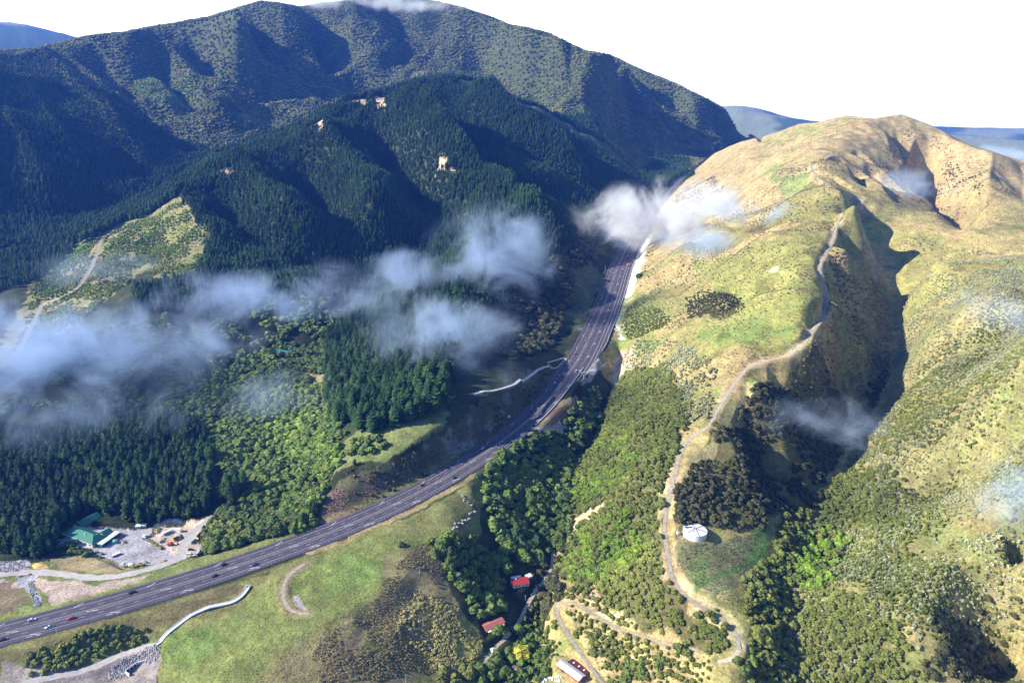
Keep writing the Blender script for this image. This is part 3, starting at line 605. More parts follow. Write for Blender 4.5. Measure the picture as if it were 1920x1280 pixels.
proto('tuft', [newmesh('tuft', *tuft_mesh(60+i), LEAF) for i in range(3)])
# finer forms for the plants that stand nearest
PINE_HI = [(newmesh('pine_crown', *pine_crown(80+i, 20, 12, 1, .20+.03*i, .14), LEAF), newmesh('pine_trunk', *trunk_mesh(.9, .013, .002, 6), BARK)) for i in range(4)]
BUSH_HI = [(newmesh('leafy_crown', *blob_crown(90+i, 9, 2, 520, .75, .6), LEAF), newmesh('bush_trunk', *trunk_mesh(.5, .06, .03, 6, .05), BARK)) for i in range(5)]
SCRUB_HI = [(newmesh('shrub_crown', *blob_crown(110+i, 5, 1, 200, .9, .5), LEAF), newmesh('shrub_trunk', *trunk_mesh(.4, .05, .03, 5), BARK)) for i in range(4)]
HI = dict(pine=PINE_HI, bush=BUSH_HI, scrub=SCRUB_HI)
INST = {}
def infr(P, mx=70, my=70):
    u, v = proj(P); return (u > -mx) & (u < 1920+mx) & (v > -my) & (v < 1280+my)
TRKD = []
for k_ in TL: TRKD.append((TL[k_], TW[k_]+1.6))
ROADCLEAR = off_line(0)
def clear_of_roads(x, y, m=0):
    ok = np.ones(len(x), bool)
    D, _ = polydist(mid[::2], x, y, 34); t = np.interp(y, mid[:, 1], (HWRr+HWL)/2)+3+m; ok &= D > t
    for L, w in TRKD:
        D, _ = polydist(L, x, y, w+1+m); ok &= D > w+m
    return ok
TBL = dict(pine=((.026,.070,.020), (.055,.115,.032)), far_pine=((.026,.070,.024), (.055,.115,.036)), olive=((.088,.115,.022), (.175,.195,.045)), bright=((.10,.17,.018), (.18,.27,.032)), mid=((.06,.10,.022), (.12,.17,.035)),
           grey=((.20,.22,.13), (.32,.33,.20)), darkolive=((.045,.05,.02), (.09,.09,.035)), mount=((.075,.105,.030), (.20,.20,.07)), straw=((.24,.20,.09), (.40,.31,.17)), toe=((.30,.28,.08), (.46,.42,.17)), brown=((.17,.13,.075), (.30,.24,.13)))
NOGO = []
def scatter(kind, poly, sp, size, tint, thr=None, scl=30., seed=0, world=None, group=None, ymin=0, ymax=1e9, keep=1., far_bare=None, zsq=1.):
    """stand plants of one kind over a patch of ground traced from its edge"""
    P = drape(poly) if world is None else np.asarray(world)
    r = np.random.default_rng(1000+seed+len(INST.get(kind, []))*17)
    x0, y0 = P[:, 0].min(), P[:, 1].min(); x1, y1 = P[:, 0].max(), P[:, 1].max()
    gx, gy = np.meshgrid(np.arange(x0, x1, sp), np.arange(y0, y1, sp)); gx = gx.ravel()+(r.random(gx.size)-.5)*sp*.95; gy = gy.ravel()+(r.random(gy.size)-.5)*sp*.95
    ok = pip(P, gx+(vnoise(gx/9, gy/9, 5)-.5)*9, gy+(vnoise(gx/9, gy/9, 6)-.5)*9) & (gy > ymin) & (gy < ymax)
    gx, gy = gx[ok], gy[ok]
    if keep < 1: m = r.random(len(gx)) < keep; gx, gy = gx[m], gy[m]
    if thr is not None: m = fbm(gx/scl, gy/scl, 4, 200+seed)+(r.random(len(gx))-.5)*.12 > thr; gx, gy = gx[m], gy[m]
    m = clear_of_roads(gx, gy, 1.5 if kind == 'pine' else .3); gx, gy = gx[m], gy[m]
    for q in NOGO:
        m = ~pip(q, gx, gy); gx, gy = gx[m], gy[m]
    if len(gx) == 0: return
    gz = zat(gx, gy); Q = np.c_[gx, gy, gz]; m = infr(Q); Q = Q[m]
    a, b = TBL[tint]; t = np.clip(fbm(Q[:, 0]/45, Q[:, 1]/45, 4, 300)*1.9-.45+(r.random(len(Q))-.5)*.55, 0, 1)[:, None]
    tn = (np.array(a)*(1-t)+np.array(b)*t)*(.82+.36*r.random((len(Q), 1)))*(.62+.76*fbm(Q[:, 0]/110, Q[:, 1]/110, 3, 500))[:, None]
    if tint == 'bright':
        w_ = (r.random(len(Q)) < .3)[:, None]; tn = np.where(w_, np.array(TBL['mid'][0])*(1-t)+np.array(TBL['olive'][1])*t, tn)
    s = (size[0]+(size[1]-size[0])*r.random(len(Q))**1.3)*(.8+.5*fbm(Q[:, 0]/25, Q[:, 1]/25, 3, 400))
    INST.setdefault(kind, []).append((Q, s, r.random(len(Q))*6.283, tn, np.full(len(Q), zsq), [group]*len(Q)))
NOGO.append(NOG2)
for q in ([(600,232),(615,222),(605,247),(590,250)], [(655,190),(692,184),(685,198),(660,201)], [(700,180),(716,180),(722,205),(705,205)], [(405,320),(435,315),(430,330),(405,330)], [(820,300),(838,295),(840,312),(822,318)], [(838,318),(868,322),(850,332)]): NOGO.append(drape(q))
PINEC = [(338,372),(430,306),(520,267),(600,238),(660,202),(730,187),(812,162),(900,174),(1000,210),(1060,246),(1130,288),(1195,335),(1180,400),(1110,440),(1050,470),(1000,520),(960,560),(940,600),(930,620),(870,560),(830,560),(770,590),(700,590),(640,560),(560,560),(470,560),(350,590),(250,585),(250,545),(370,520),(388,440)]
scatter('pine', PINEC, 5.6, (10, 17), 'far_pine', group='pines of the plantation covering the middle ridge')
scatter('pine', [(150,462),(230,416),(330,372),(430,306),(420,300),(320,350),(290,352),(260,375),(240,395)], 6, (14, 20), 'far_pine', seed=1)
scatter('pine', [(0,110),(95,100),(130,140),(215,180),(300,240),(400,290),(500,250),(420,300),(300,345),(240,390),(150,450),(60,530),(-30,560)], 7.6, (11, 18), 'far_pine', seed=2)
scatter('pine', [(610,760),(615,640),(650,600),(740,570),(820,560),(900,600),(930,650),(850,700),(835,760),(760,800),(700,815),(640,800)], 6.0, (16, 28), 'pine', seed=3, group='tall pines on the spur above the highway cutting')
scatter('pine', [(820,560),(930,520),(1000,560),(960,640),(930,660),(900,610)], 7, (14, 20), 'pine', .45, seed=31)
scatter('pine', [(-30,780),(60,830),(140,790),(250,785),(370,800),(400,880),(395,955),(395,962),(340,976),(270,984),(240,984),(205,966),(165,958),(112,985),(106,1032),(70,1046),(-30,1045)], 5.6, (11, 19), 'pine', seed=4, group='dense pine stand behind the green-roofed building')
scatter('pine', [(412,935),(430,905),(455,915),(450,950)], 6, (16, 22), 'pine', seed=41, group='pines beside the bush near the highway')
scatter('pine', [(1190,330),(1230,290),(1290,300),(1300,330),(1250,350),(1215,360)], 8, (12,18), 'far_pine', seed=42)
_cw = np.array([aty(*q) for q in [(230,408,1340),(330,365,1430),(430,300,1570),(520,262,1690),(600,232,1800),(660,195,1920),(720,180,2020),(810,155,2150),(900,168,2250),(1000,205,2330),(1060,240,2350),(1130,282,2360)]])
_cn = np.gradient(_cw[:, :2], axis=0); _cn /= np.linalg.norm(_cn, axis=1)[:, None]; _cn = np.c_[-_cn[:, 1], _cn[:, 0]]
scatter('pine', None, 6.8, (13, 20), 'far_pine', world=list(_cw[:, :2]+_cn*150)+list((_cw[:, :2]-_cn*45)[::-1]), seed=77)
# far mountain bush
MW = [(-2200,1900),(-1900,4200),(1500,4200),(1100,2900),(700,2650),(560,2450),(430,2250),(300,2350),(-250,2330),(-430,2050),(-560,1850),(-700,1850),(-1100,1900),(-1500,1700)]
scatter('bush', None, 7.9, (3.9, 6.6), 'mount', world=[(a, b) for a, b in MW], seed=5)
scatter('pine', [(760,172),(800,158),(860,154),(920,162),(985,192),(960,215),(880,200),(800,195)], 6, (11, 17), 'far_pine', seed=90)
scatter('bush', [(-20,120),(95,100),(160,150),(300,240),(200,300),(-20,260)], 8.8, (4, 6.5), 'mount', .45, 150., seed=6)
scatter('bush', [(245,175),(280,135),(350,140),(370,165),(310,195)], 7.5, (4, 6.5), 'bright', seed=7)
scatter('bush', [(1120,250),(1075,205),(1090,195),(1150,240),(1190,275),(1170,295)], 7.5, (4, 6.5), 'bright', seed=8)
# native bush between ridge and highway
scatter('bush', [(880,600),(950,560),(1000,520),(1080,450),(1110,440),(1180,400),(1215,370),(1190,420),(1150,460),(1110,490),(1065,500),(1075,560),(1050,620),(1020,660),(960,680),(920,660)], 8, (4.5, 8), 'darkolive', seed=9)
scatter('bush', [(350,590),(470,560),(600,560),(640,570),(615,650),(610,700),(560,700),(480,690),(380,700),(300,760),(150,780),(0,780),(60,700),(200,620)], 7, (4, 7), 'mid', .38, seed=10)
scatter('bush', [(380,700),(480,690),(545,700),(620,740),(640,800),(635,870),(600,950),(580,990),(500,1005),(385,1045),(390,985),(440,950),(480,900),(400,870),(370,800),(250,780)], 6.4, (3.6, 6.6), 'mid', seed=11, group='round-crowned native trees below the pine spur')
scatter('bush', [(500,800),(560,760),(620,770),(635,870),(590,960),(560,990),(520,960),(560,880)], 6.0, (3.6, 6.4), 'bright', .46, seed=12, group='bright green native trees beside the cutting')
scatter('bush', [(385,985),(470,950),(560,960),(570,1000),(500,1010),(390,1040)], 6, (3.6, 5.6), 'olive', seed=13, group='olive native trees between the yard and the highway')
scatter('bush', [(560,985),(585,960),(590,990),(600,1005),(570,1010)], 4.5, (3, 4.4), 'bright', seed=14, group='bright green trees at the foot of the cutting')
scatter('bush', [(610,790),(650,800),(720,820),(740,850),(660,865),(632,868)], 7, (2.5, 5), 'mid', .55, seed=15)
scatter('scrub', [(640,880),(720,880),(840,820),(960,720),(1030,700),(1060,660),(960,800),(860,860),(760,910),(660,960)], 5, (1, 2.4), 'darkolive', .5, seed=16)
scatter('scrub', [(60,540),(130,480),(230,425),(335,378),(385,430),(375,500),(330,520),(260,510),(200,560),(100,640),(20,690)], 3.8, (1.2, 2.8), 'bright', .38, seed=17)
scatter('scrub', [(60,540),(230,425),(335,378),(385,430),(375,500),(330,520),(260,510),(100,640),(20,690)], 5, (1, 2.4), 'toe', .56, seed=18)
# gully bush below the highway
scatter('bush', [(890,870),(940,850),(990,825),(1060,800),(1100,740),(1120,730),(1125,790),(1080,850),(1065,930),(1075,980),(1045,1060),(1000,1060),(940,1040),(925,990),(905,930)], 6.3, (3.6, 6.6), 'mid', seed=19, group='dark green native trees in the gully beside the highway')
scatter('bush', [(905,890),(960,860),(1000,870),(1010,910),(940,930)], 6, (3.4, 5.6), 'bright', .47, seed=20, group='sunlit trees at the head of the gully')
scatter('bush', [(805,1020),(850,1010),(905,1020),(950,1040),(960,1100),(920,1160),(880,1140),(840,1080)], 6.2, (3.5, 6), 'mid', seed=21, group='dark trees on the gully side above the red shed')
scatter('bush', [(1000,1040),(1060,1000),(1060,1090),(1045,1130),(1010,1180),(1015,1110)], 6.5, (3.2, 5.4), 'darkolive', seed=22, group='shaded trees along the creek')
scatter('bush', [(880,1290),(900,1230),(935,1200),(985,1180),(1010,1175),(1030,1240),(1020,1290)], 6.4, (3, 5.2), 'mid', seed=23, group='mixed trees round the farm sheds')
scatter('bush', [(790,1290),(830,1255),(880,1250),(900,1290)], 6.5, (3, 5), 'olive', seed=24, group='olive trees at the foot of the grass knoll')
scatter('scrub', [(985,1130),(1010,1130),(1020,1200),(1000,1230),(985,1180)], 4, (1.4, 2.6), 'olive', seed=25)
# near right slope
NR_ = [(1060,1090),(1050,1060),(1075,1000),(1095,980),(1140,940),(1070,950),(1050,890),(1120,830),(1140,760),(1170,700),(1230,690),(1270,720),(1290,790),(1265,850),(1240,920),(1238,1000),(1248,1080),(1290,1140),(1340,1170),(1375,1200),(1360,1225),(1300,1205),(1210,1180),(1140,1130),(1110,1100)]
scatter('bush', NR_, 3.9, (2.2, 3.9), 'olive', seed=26, group='olive shrubs covering the slope below the ridge track')
scatter('bush', [(1060,1090),(1055,1060),(1090,1000),(1150,940),(1170,950),(1200,990),(1225,1040),(1200,1060),(1120,1090),(1090,1100)], 6, (3.2, 5.2), 'bright', seed=27, group='vivid green trees above the creek')
scatter('bush', [(1065,940),(1045,895),(1120,830),(1150,800),(1200,850),(1180,910),(1120,930)], 6.2, (3, 5), 'bright', .43, seed=28, group='bright green trees on the upper creek bank')
scatter('scrub', [(1170,690),(1170,660),(1220,640),(1300,650),(1340,700),(1330,780),(1290,800),(1260,720)], 3.4, (1.2, 2.5), 'grey', .42, seed=29)
scatter('scrub', [(1060,1110),(1100,1100),(1150,1140),(1200,1185),(1300,1215),(1340,1250),(1330,1290),(1130,1290),(1120,1250),(1050,1130)], 3.2, (1.2, 2.8), 'olive', .40, seed=30, group='olive shrubs on the slope inside the track bend')
scatter('bush', [(1130,1290),(1180,1240),(1250,1215),(1340,1250),(1400,1255),(1480,1230),(1490,1290)], 5.6, (2.4, 4.2), 'mid', .4, seed=32, group='green trees below the lower track')
scatter('bush', [(1020,1290),(1010,1180),(1030,1120),(1045,1160),(1080,1230),(1100,1290)], 5.5, (1.6, 3.2), 'mid', .47, seed=33, group='small trees beside the hairpin track')
# bush right of the crest
scatter('bush', [(1265,920),(1300,880),(1350,800),(1420,720),(1480,700),(1540,720),(1610,760),(1650,700),(1672,690),(1650,745),(1600,820),(1560,880),(1520,960),(1450,960),(1420,1000),(1350,990),(1270,985),(1258,950)], 4.2, (2.0, 3.7), 'darkolive', .36, seed=34, group='dark shrubs on the shaded side of the ridge')
scatter('bush', [(1480,960),(1520,960),(1500,1020),(1487,1100),(1477,1200),(1470,1290),(1410,1290),(1400,1240),(1400,1180),(1385,1110),(1420,1060),(1450,1040)], 4.4, (2.4, 4.2), 'olive', seed=35, group='olive trees in the gully below the water tank')
scatter('bush', [(1290,1110),(1340,1130),(1380,1170),(1380,1200),(1340,1170)], 6, (1.4, 2.6), 'olive', .5, seed=36)
scatter('scrub', [(1265,1030),(1330,1015),(1430,985),(1440,1050),(1400,1085),(1340,1120),(1290,1100)], 4.6, (.8, 1.9), 'brown', .52, seed=37)
scatter('scrub', [(1550,470),(1600,520),(1660,560),(1676,640),(1670,700),(1610,760),(1540,720),(1470,690),(1520,650),(1555,590)], 3.1, (1, 2.3), 'brown', .44, 20., seed=38)
# right-hand hill
RH = [(1680,600),(1700,560),(1800,520),(1930,500),(1930,1290),(1475,1290),(1485,1200),(1497,1100),(1510,1025),(1535,965),(1570,890),(1615,830),(1660,750),(1682,690)]
scatter('scrub', RH, 2.7, (.8, 1.8), 'grey', .45, 26., seed=39)
scatter('scrub', RH, 3.0, (1.0, 2.3), 'olive', .49, 34., seed=40, ymax=720)
scatter('bush', [(1480,1290),(1490,1180),(1510,1100),(1560,1100),(1620,1130),(1680,1190),(1720,1290)], 3.9, (1.8, 3.3), 'olive', seed=43, group='olive shrubs on the near right-hand slope')
scatter('bush', [(1500,1100),(1490,1060),(1505,1010),(1550,985),(1590,1010),(1570,1050),(1540,1110)], 6, (3.4, 5.2), 'bright', seed=44, group='vivid green trees at the bottom of the right-hand gully')
scatter('bush', [(1530,960),(1570,890),(1640,880),(1700,900),(1680,960),(1600,1000),(1560,990)], 4.6, (1.8, 3.2), 'olive', seed=45, group='olive shrubs above the right-hand gully')
scatter('bush', [(1760,1180),(1830,1130),(1880,1080),(1930,1060),(1930,1290),(1700,1290)], 4, (2, 3.4), 'darkolive', .38, seed=46, group='dark shrubs in the corner gully')
scatter('scrub', [(1690,590),(1740,520),(1850,470),(1930,480),(1930,600),(1750,700),(1690,680)], 4.2, (.8, 1.7), 'grey', .52, 40., seed=47)
scatter('bush', [(1640,830),(1700,770),(1790,760),(1800,790),(1740,840),(1670,860)], 4.6, (1.8, 3), 'olive', .4, seed=48)
scatter('scrub', [(1285,560),(1330,545),(1390,560),(1400,580),(1340,605),(1290,600)], 3.6, (1.2, 2.2), 'darkolive', seed=49)
scatter('scrub', [(1160,600),(1180,575),(1240,580),(1260,600),(1230,620),(1180,640)], 3.6, (1.2, 2.2), 'olive', seed=50)
scatter('scrub', [(1190,560),(1240,480),(1400,360),(1500,300),(1560,360),(1540,440),(1480,520),(1330,600),(1200,640)], 6.5, (.8, 2.0), 'grey', .56, 34., seed=51)
scatter('scrub', [(1240,400),(1290,345),(1340,330),(1360,370),(1300,410),(1250,440)], 5, (1, 2), 'darkolive', .48, 30., seed=52)
scatter('scrub', [(1180,510),(1200,480),(1225,470),(1225,500),(1200,520)], 6, (1.2, 2.4), 'mid', .5, seed=53)
scatter('scrub', [(1560,1200),(1640,1100),(1800,1000),(1930,960),(1930,1060),(1800,1120),(1700,1250)], 4.4, (1, 2.4), 'grey', .50, 20., seed=54)
scatter('scrub', [(1730,330),(1790,300),(1830,330),(1840,390),(1790,380)], 6, (1, 2.6), 'darkolive', .5, seed=55)
# knoll: rough grass tussocks and pampas
scatter('tuft', [(790,1120),(870,1150),(905,1190),(900,1240),(820,1255),(740,1180),(760,1130)], 1.6, (1.0, 1.9), 'toe', .38, 12., seed=56)
scatter('tuft', [(600,1200),(700,1150),(760,1030),(880,1000),(900,1020),(830,1080),(830,1250),(640,1290),(560,1290)], 1.5, (.5, 1.1), 'brown', .36, seed=57)
scatter('tuft', [(300,1290),(310,1210),(450,1150),(560,1080),(700,1010),(880,900),(905,960),(800,1040),(700,1130),(600,1290)], 2.2, (.25, .55), 'toe', .42, seed=58)
scatter('bush', [(45,1255),(60,1210),(150,1190),(240,1165),(275,1170),(265,1205),(200,1225),(130,1250),(60,1270)], 3.4, (1.6, 2.6), 'olive', seed=59, group='round bushes in the hedge patch below the highway')
scatter('bush', [(165,1030),(200,1035),(190,1048),(130,1035)], 4, (1.2, 2.2), 'mid', seed=60)
scatter('bush', [(118,1012),(140,1022),(175,1034),(165,1047),(110,1032)], 5, (2, 3.2), 'mid', seed=61, group='garden trees below the green-roofed building')
scatter('tuft', [(1180,600),(1200,480),(1290,350),(1420,262),(1590,222),(1700,220),(1830,285),(1930,310),(1930,480),(1700,430),(1600,400),(1560,600),(1480,690),(1380,720),(1290,830),(1240,700)], 4.0, (.5, 1.1), 'straw', .46, 18., seed=80)
scatter('scrub', [(1210,560),(1290,450),(1400,380),(1500,330),(1590,300),(1560,430),(1500,560),(1400,620),(1290,640)], 5, (.7, 1.6), 'brown', .55, 22., seed=86)
scatter('scrub', [(1600,300),(1690,240),(1760,260),(1840,300),(1900,330),(1880,420),(1800,410),(1700,380),(1620,360)], 6, (.8, 2.0), 'brown', .52, 26., seed=87)
scatter('scrub', [(1690,440),(1800,460),(1920,480),(1850,560),(1720,600),(1690,540)], 4.4, (.7, 1.5), 'grey', .52, 24., seed=88)
scatter('tuft', RH, 3.4, (.4, .9), 'straw', .45, 14., seed=81)
scatter('tuft', [(1060,1110),(1100,1100),(1200,1190),(1370,1230),(1360,1290),(1130,1290),(1050,1130)], 2.4, (.4, .8), 'straw', .42, 14., seed=82)
scatter('tuft', [(1268,1030),(1420,1000),(1440,1050),(1375,1160),(1290,1100)], 2.2, (.4, .8), 'brown', .45, 14., seed=83)
scatter('tuft', [(600,975),(630,890),(740,870),(830,810),(1000,700),(1060,660),(960,800),(860,860),(640,980)], 3., (.5, 1.1), 'brown', .45, 14., seed=84)
def build_plants():
    lim = dict(pine=300, bush=300, scrub=300)
    names = dict(pine='pine_tree', bush='broadleaf_tree', scrub='shrub'); cats = dict(pine='tree', bush='tree', scrub='shrub')
    stuffn = dict(pine='pine_forest', bush='bush_cover', scrub='scrub_cover', tuft='tussock_grass')
    for kind, L in INST.items():
        Q = np.vstack([a[0] for a in L]); s = np.concatenate([a[1] for a in L]); ro = np.concatenate([a[2] for a in L]); tn = np.vstack([a[3] for a in L]); gr = sum([a[5] for a in L], [])
        left = np.ones(len(Q), bool)
        if kind in lim:
            u, v = proj(Q); inn = (u > 4) & (u < 1916) & (v > 4) & (v < 1276) & np.array([g is not None for g in gr])
            d = np.linalg.norm(Q-[0, 0, HC], axis=1)/s; d[~inn] = 1e9
            spot = {}
            for g in set(gr):
                ii = [k for k in np.argsort(d)[:lim[kind]] if gr[k] == g and d[k] < 1e8]
                if len(ii) > 8:
                    ry = np.argsort(np.argsort(Q[ii, 1]))*3//len(ii); rx = np.argsort(np.argsort(Q[ii, 0]/Q[ii, 1]))*4//len(ii)
                    for k, a_, b_ in zip(ii, ry, rx): spot[k] = ', '+('near', 'middle', 'far')[a_]+' rows, '+('left end', 'centre left', 'centre right', 'right end')[b_]
            for i in np.argsort(d)[:lim[kind]]:
                if d[i] > 1e8: break
                left[i] = False; hi = HI[kind][i % len(HI[kind])]
                e = bpy.data.objects.new(names[kind], None); COL.objects.link(e); e.location = Q[i]; e.rotation_euler.z = ro[i]; e.scale = (s[i],)*3
                e['category'] = cats[kind]; e['group'] = gr[i]; lb = gr[i]
                for a_, b_ in (('pines ', 'pine '), ('trees', 'tree'), ('shrubs', 'shrub'), ('bushes', 'bush'), ('pine stand', 'pine tree in the dense stand')): lb = lb.replace(a_, b_)
                if lb.startswith('dense'): lb = 'dark green pine tree in the stand behind the green-roofed building'
                e['label'] = lb+spot.get(i, '')
                for nm, dt in (('crown', hi[0]), ('trunk', hi[1])):
                    c = link(nm, dt, e); c['tint'] = [float(t) for t in tn[i]]
        Q, s, ro, tn = Q[left], s[left], ro[left], tn[left]
        me_ = bpy.data.meshes.new(stuffn[kind]); me_.vertices.add(len(Q)); me_.vertices.foreach_set('co', Q.ravel().astype('f4'))
        def at(n, t, v, key='value'): me_.attributes.new(n, t, 'POINT').data.foreach_set(key, v)
        c, nv = PROTO[kind]
        at('size', 'FLOAT', s.astype('f4')); at('turn', 'FLOAT', ro.astype('f4')); at('form', 'INT', (np.arange(len(Q)) % nv).astype('i4'))
        at('tint', 'FLOAT_VECTOR', tn.ravel().astype('f4'), 'vector')
        o = link(stuffn[kind], me_, kind='stuff'); me_.materials.append(LEAF)
        ng = bpy.data.node_groups.new('plant '+kind, 'GeometryNodeTree'); ng.interface.new_socket('Geometry', in_out='INPUT', socket_type='NodeSocketGeometry'); ng.interface.new_socket('Geometry', in_out='OUTPUT', socket_type='NodeSocketGeometry')
        N = ng.nodes; Lk = ng.links; gi = N.new('NodeGroupInput'); go = N.new('NodeGroupOutput')
        m2p = N.new('GeometryNodeMeshToPoints'); ip = N.new('GeometryNodeInstanceOnPoints'); ci = N.new('GeometryNodeCollectionInfo')
        ci.inputs[0].default_value = c; ci.inputs['Separate Children'].default_value = True; ci.inputs['Reset Children'].default_value = True
        def na(n, t):
            a = N.new('GeometryNodeInputNamedAttribute'); a.data_type = t; a.inputs[0].default_value = n; return a
        sz, tu, fo = na('size', 'FLOAT'), na('turn', 'FLOAT'), na('form', 'INT')
        cx = N.new('ShaderNodeCombineXYZ'); Lk.new(tu.outputs[0], cx.inputs[2])
        Lk.new(gi.outputs[0], m2p.inputs[0]); Lk.new(m2p.outputs[0], ip.inputs['Points']); Lk.new(ci.outputs[0], ip.inputs['Instance']); ip.inputs['Pick Instance'].default_value = True
        Lk.new(fo.outputs[0], ip.inputs['Instance Index']); Lk.new(cx.outputs[0], ip.inputs['Rotation']); Lk.new(sz.outputs[0], ip.inputs['Scale']); Lk.new(ip.outputs[0], go.inputs[0])
        md = o.modifiers.new('plants', 'NODES'); md.node_group = ng
        print(kind, len(Q), 'instanced')
build_plants()
# ------------------------------------------------------------------ highway
ASPH = pmat('asphalt', (.060, .052, .078), .85, .25, .12, col2=(.082, .072, .105)); PAINT = pmat('road paint', (.72, .72, .70), .6, .15, 2)
CONC = pmat('concrete', (.50, .50, .50), .8, .2, .8); PALEC = pmat('pale concrete', (.62, .63, .64), .7, .12, .5); STEEL = pmat('galvanised steel', (.55, .57, .6), .45, .12, 2, metal=.4)
GRAVM = pmat('crushed stone', (.34, .31, .29), .95, .3, .8); TRACKM = pmat('worn gravel', (.40, .35, .29), .95, .35, .5); WOOD = pmat('weathered wood', (.26, .22, .17), .9, .3, 4)
MEDM = pmat('median asphalt', (.13, .125, .13), .9, .2, .4)
def strip(name, L, o0, o1, dz, mat, s0=0, s1=1e9, parent=None, **kw):
    """a band laid along the road between two offsets"""
    m = (RS >= s0) & (RS <= s1); o0 = np.broadcast_to(o0, RS.shape)[m]; o1 = np.broadcast_to(o1, RS.shape)[m]; P = ROAD[m]; N = RN[m]
    n = len(P); V = []
    for o in (o0, o1): V.append(np.c_[P[:, :2]+N*o[:, None], P[:, 2]+dz])
    V = np.vstack(V); return newmesh(name, V, [(i, i+1, n+i+1, n+i) for i in range(n-1)], mat)
link('road', strip('road', None, -HWL-.8, HWRr+.8, 0, ASPH), kind='structure')
link('road_median', strip('road_median', None, -1.0, 1.0, .03, MEDM), kind='structure')
vs = []; fs = []
def quadband(o0, o1, sa, sb, dz=.06, slant=0):
    k = [np.interp([sa, sb], RS, ROAD[:, j]) for j in range(3)]; nn = [np.interp([sa, sb], RS, RN[:, j]) for j in range(2)]; q = len(vs)
    for i, (a, b) in enumerate(((o0, o1), (o0+slant, o1+slant))):
        for o in (a, b): vs.append((k[0][i]+nn[0][i]*o, k[1][i]+nn[1][i]*o, k[2][i]+dz))
    fs.append((q, q+1, q+3, q+2))
for side in (-1, 1):
    for off, w in ((1.45, .15), (8.5, .17)):
        for sa in np.arange(4, 2500, 8):
            if sa > 1500 and off > 5: continue
            quadband(side*off-w/2, side*off+w/2, sa, sa+8)
    for sa in np.arange(6, 1700, 11): quadband(side*5-.08, side*5+.08, sa, sa+3.6)
for sa in np.arange(660, 1500, 8):
    quadband(15.5, 15.8, sa, sa+8); quadband(19.8, 20.1, sa, sa+8)
for sa in np.arange(20, 1300, 46):
    quadband(-8.8, -8.4, sa, sa+6, .07, -2.4); quadband(-.5, -.1, sa+8, sa+15, .07, 1.6); quadband(8.4, 8.8, sa+22, sa+29, .07, 2.2); quadband(9.9, 10.2, sa+20, sa+28, .07, 1.5)
link('road_markings', newmesh('road_markings', vs, fs, PAINT), kind='structure')
def boxes(L):
    """[(cx,cy,cz, sx,sy,sz[, yaw])] -> verts, faces"""
    V = []; Fs = []
    for b in L:
        cx, cy, cz, sx, sy, sz = b[:6]; a = b[6] if len(b) > 6 else 0; c, s = math.cos(a), math.sin(a); q = len(V)
        for z in (-1, 1):
            for x, y in ((-1, -1), (1, -1), (1, 1), (-1, 1)):
                X_, Y_ = x*sx/2, y*sy/2; V.append((cx+X_*c-Y_*s, cy+X_*s+Y_*c, cz+z*sz/2))
        Fs += [(q, q+3, q+2, q+1), (q+4, q+5, q+6, q+7)]+[(q+i, q+(i+1) % 4, q+4+(i+1) % 4, q+4+i) for i in range(4)]
    return V, Fs
def bmesh_box(name, L, mat): return newmesh(name, *boxes(L), mat)
def thing(name, label, cat, loc, rz=0, group=None):
    e = bpy.data.objects.new(name, None); COL.objects.link(e); e.location = loc; e.rotation_euler.z = rz; e['label'] = label; e['category'] = cat
    if group: e['group'] = group
    return e
def part(name, mesh, root, **kw): return link(name, mesh, root, **kw)
def copytree(o, parent=None, loc=None, rz=None, **kw):
    c = o.copy(); COL.objects.link(c)
    if parent is not None: c.parent = parent
    if loc is not None: c.location = loc; c.rotation_euler.z = rz
    for a, b in kw.items(): c[a] = b
    for ch in [x for x in SRC[o.name]]: copytree(ch, c)
    return c
SRC = {}
def index_children():
    SRC.clear()
    for o in COL.objects: SRC.setdefault(o.name, [])
    for o in COL.objects:
        if o.parent is not None: SRC[o.parent.name].append(o)
def on_road(s, o):
    x, y, z = (np.interp(s, RS, ROAD[:, j]) for j in range(3)); nx, ny = (np.interp(s, RS, RN[:, j]) for j in range(2))
    o_ = np.interp(s, RS, o) if np.ndim(o) else o
    return np.array([x+nx*o_, y+ny*o_, z]), math.atan2(nx, -ny)   # heading of travel away: rotate n by +90
def wire_barrier(label, off, s0, s1, step, h=.85):
    base, _ = on_road((s0+s1)/2, off); e = thing('cable_barrier', label, 'road barrier', base)
    L = []; wv = []; wf = []
    for s in np.arange(s0, s1, step):
        p, a = on_road(s, off); p = p-base; L.append((p[0], p[1], p[2]+h/2, .2, .2, h, a))
    part('post', bmesh_box('post', L, PALEC), e, kind='stuff')
    for s in np.arange(s0, s1, 8):
        p, a = on_road(s, off); p = p-base; wv += [(p[0], p[1], p[2]+h*.55), (p[0], p[1], p[2]+h*.8)]
    n = len(wv)//2; wf = [(2*i, 2*i+1, 2*i+3, 2*i+2) for i in range(n-1)]
    mesh = newmesh('cable', wv, wf, STEEL); o = part('cable', mesh, e); md = o.modifiers.new('t', 'SOLIDIFY'); md.thickness = .06
wire_barrier('row of white posts carrying cables along the middle of the near highway', 0, 0, 640, 3.2)
wire_barrier('long cable barrier down the middle of the far highway in the shade', 0, 641, 2300, 8)
wire_barrier('white post and cable barrier along the highway edge above the yard', -11.6, 70, 560, 3)
wire_barrier('white post and cable barrier along the highway edge above the grass knoll', 11.6, 58, 520, 3)
wire_barrier('cable barrier on the outer edge of the shaded highway bend', -11.9-2*np.clip(_wide, 0, 1), 561, 1400, 7)
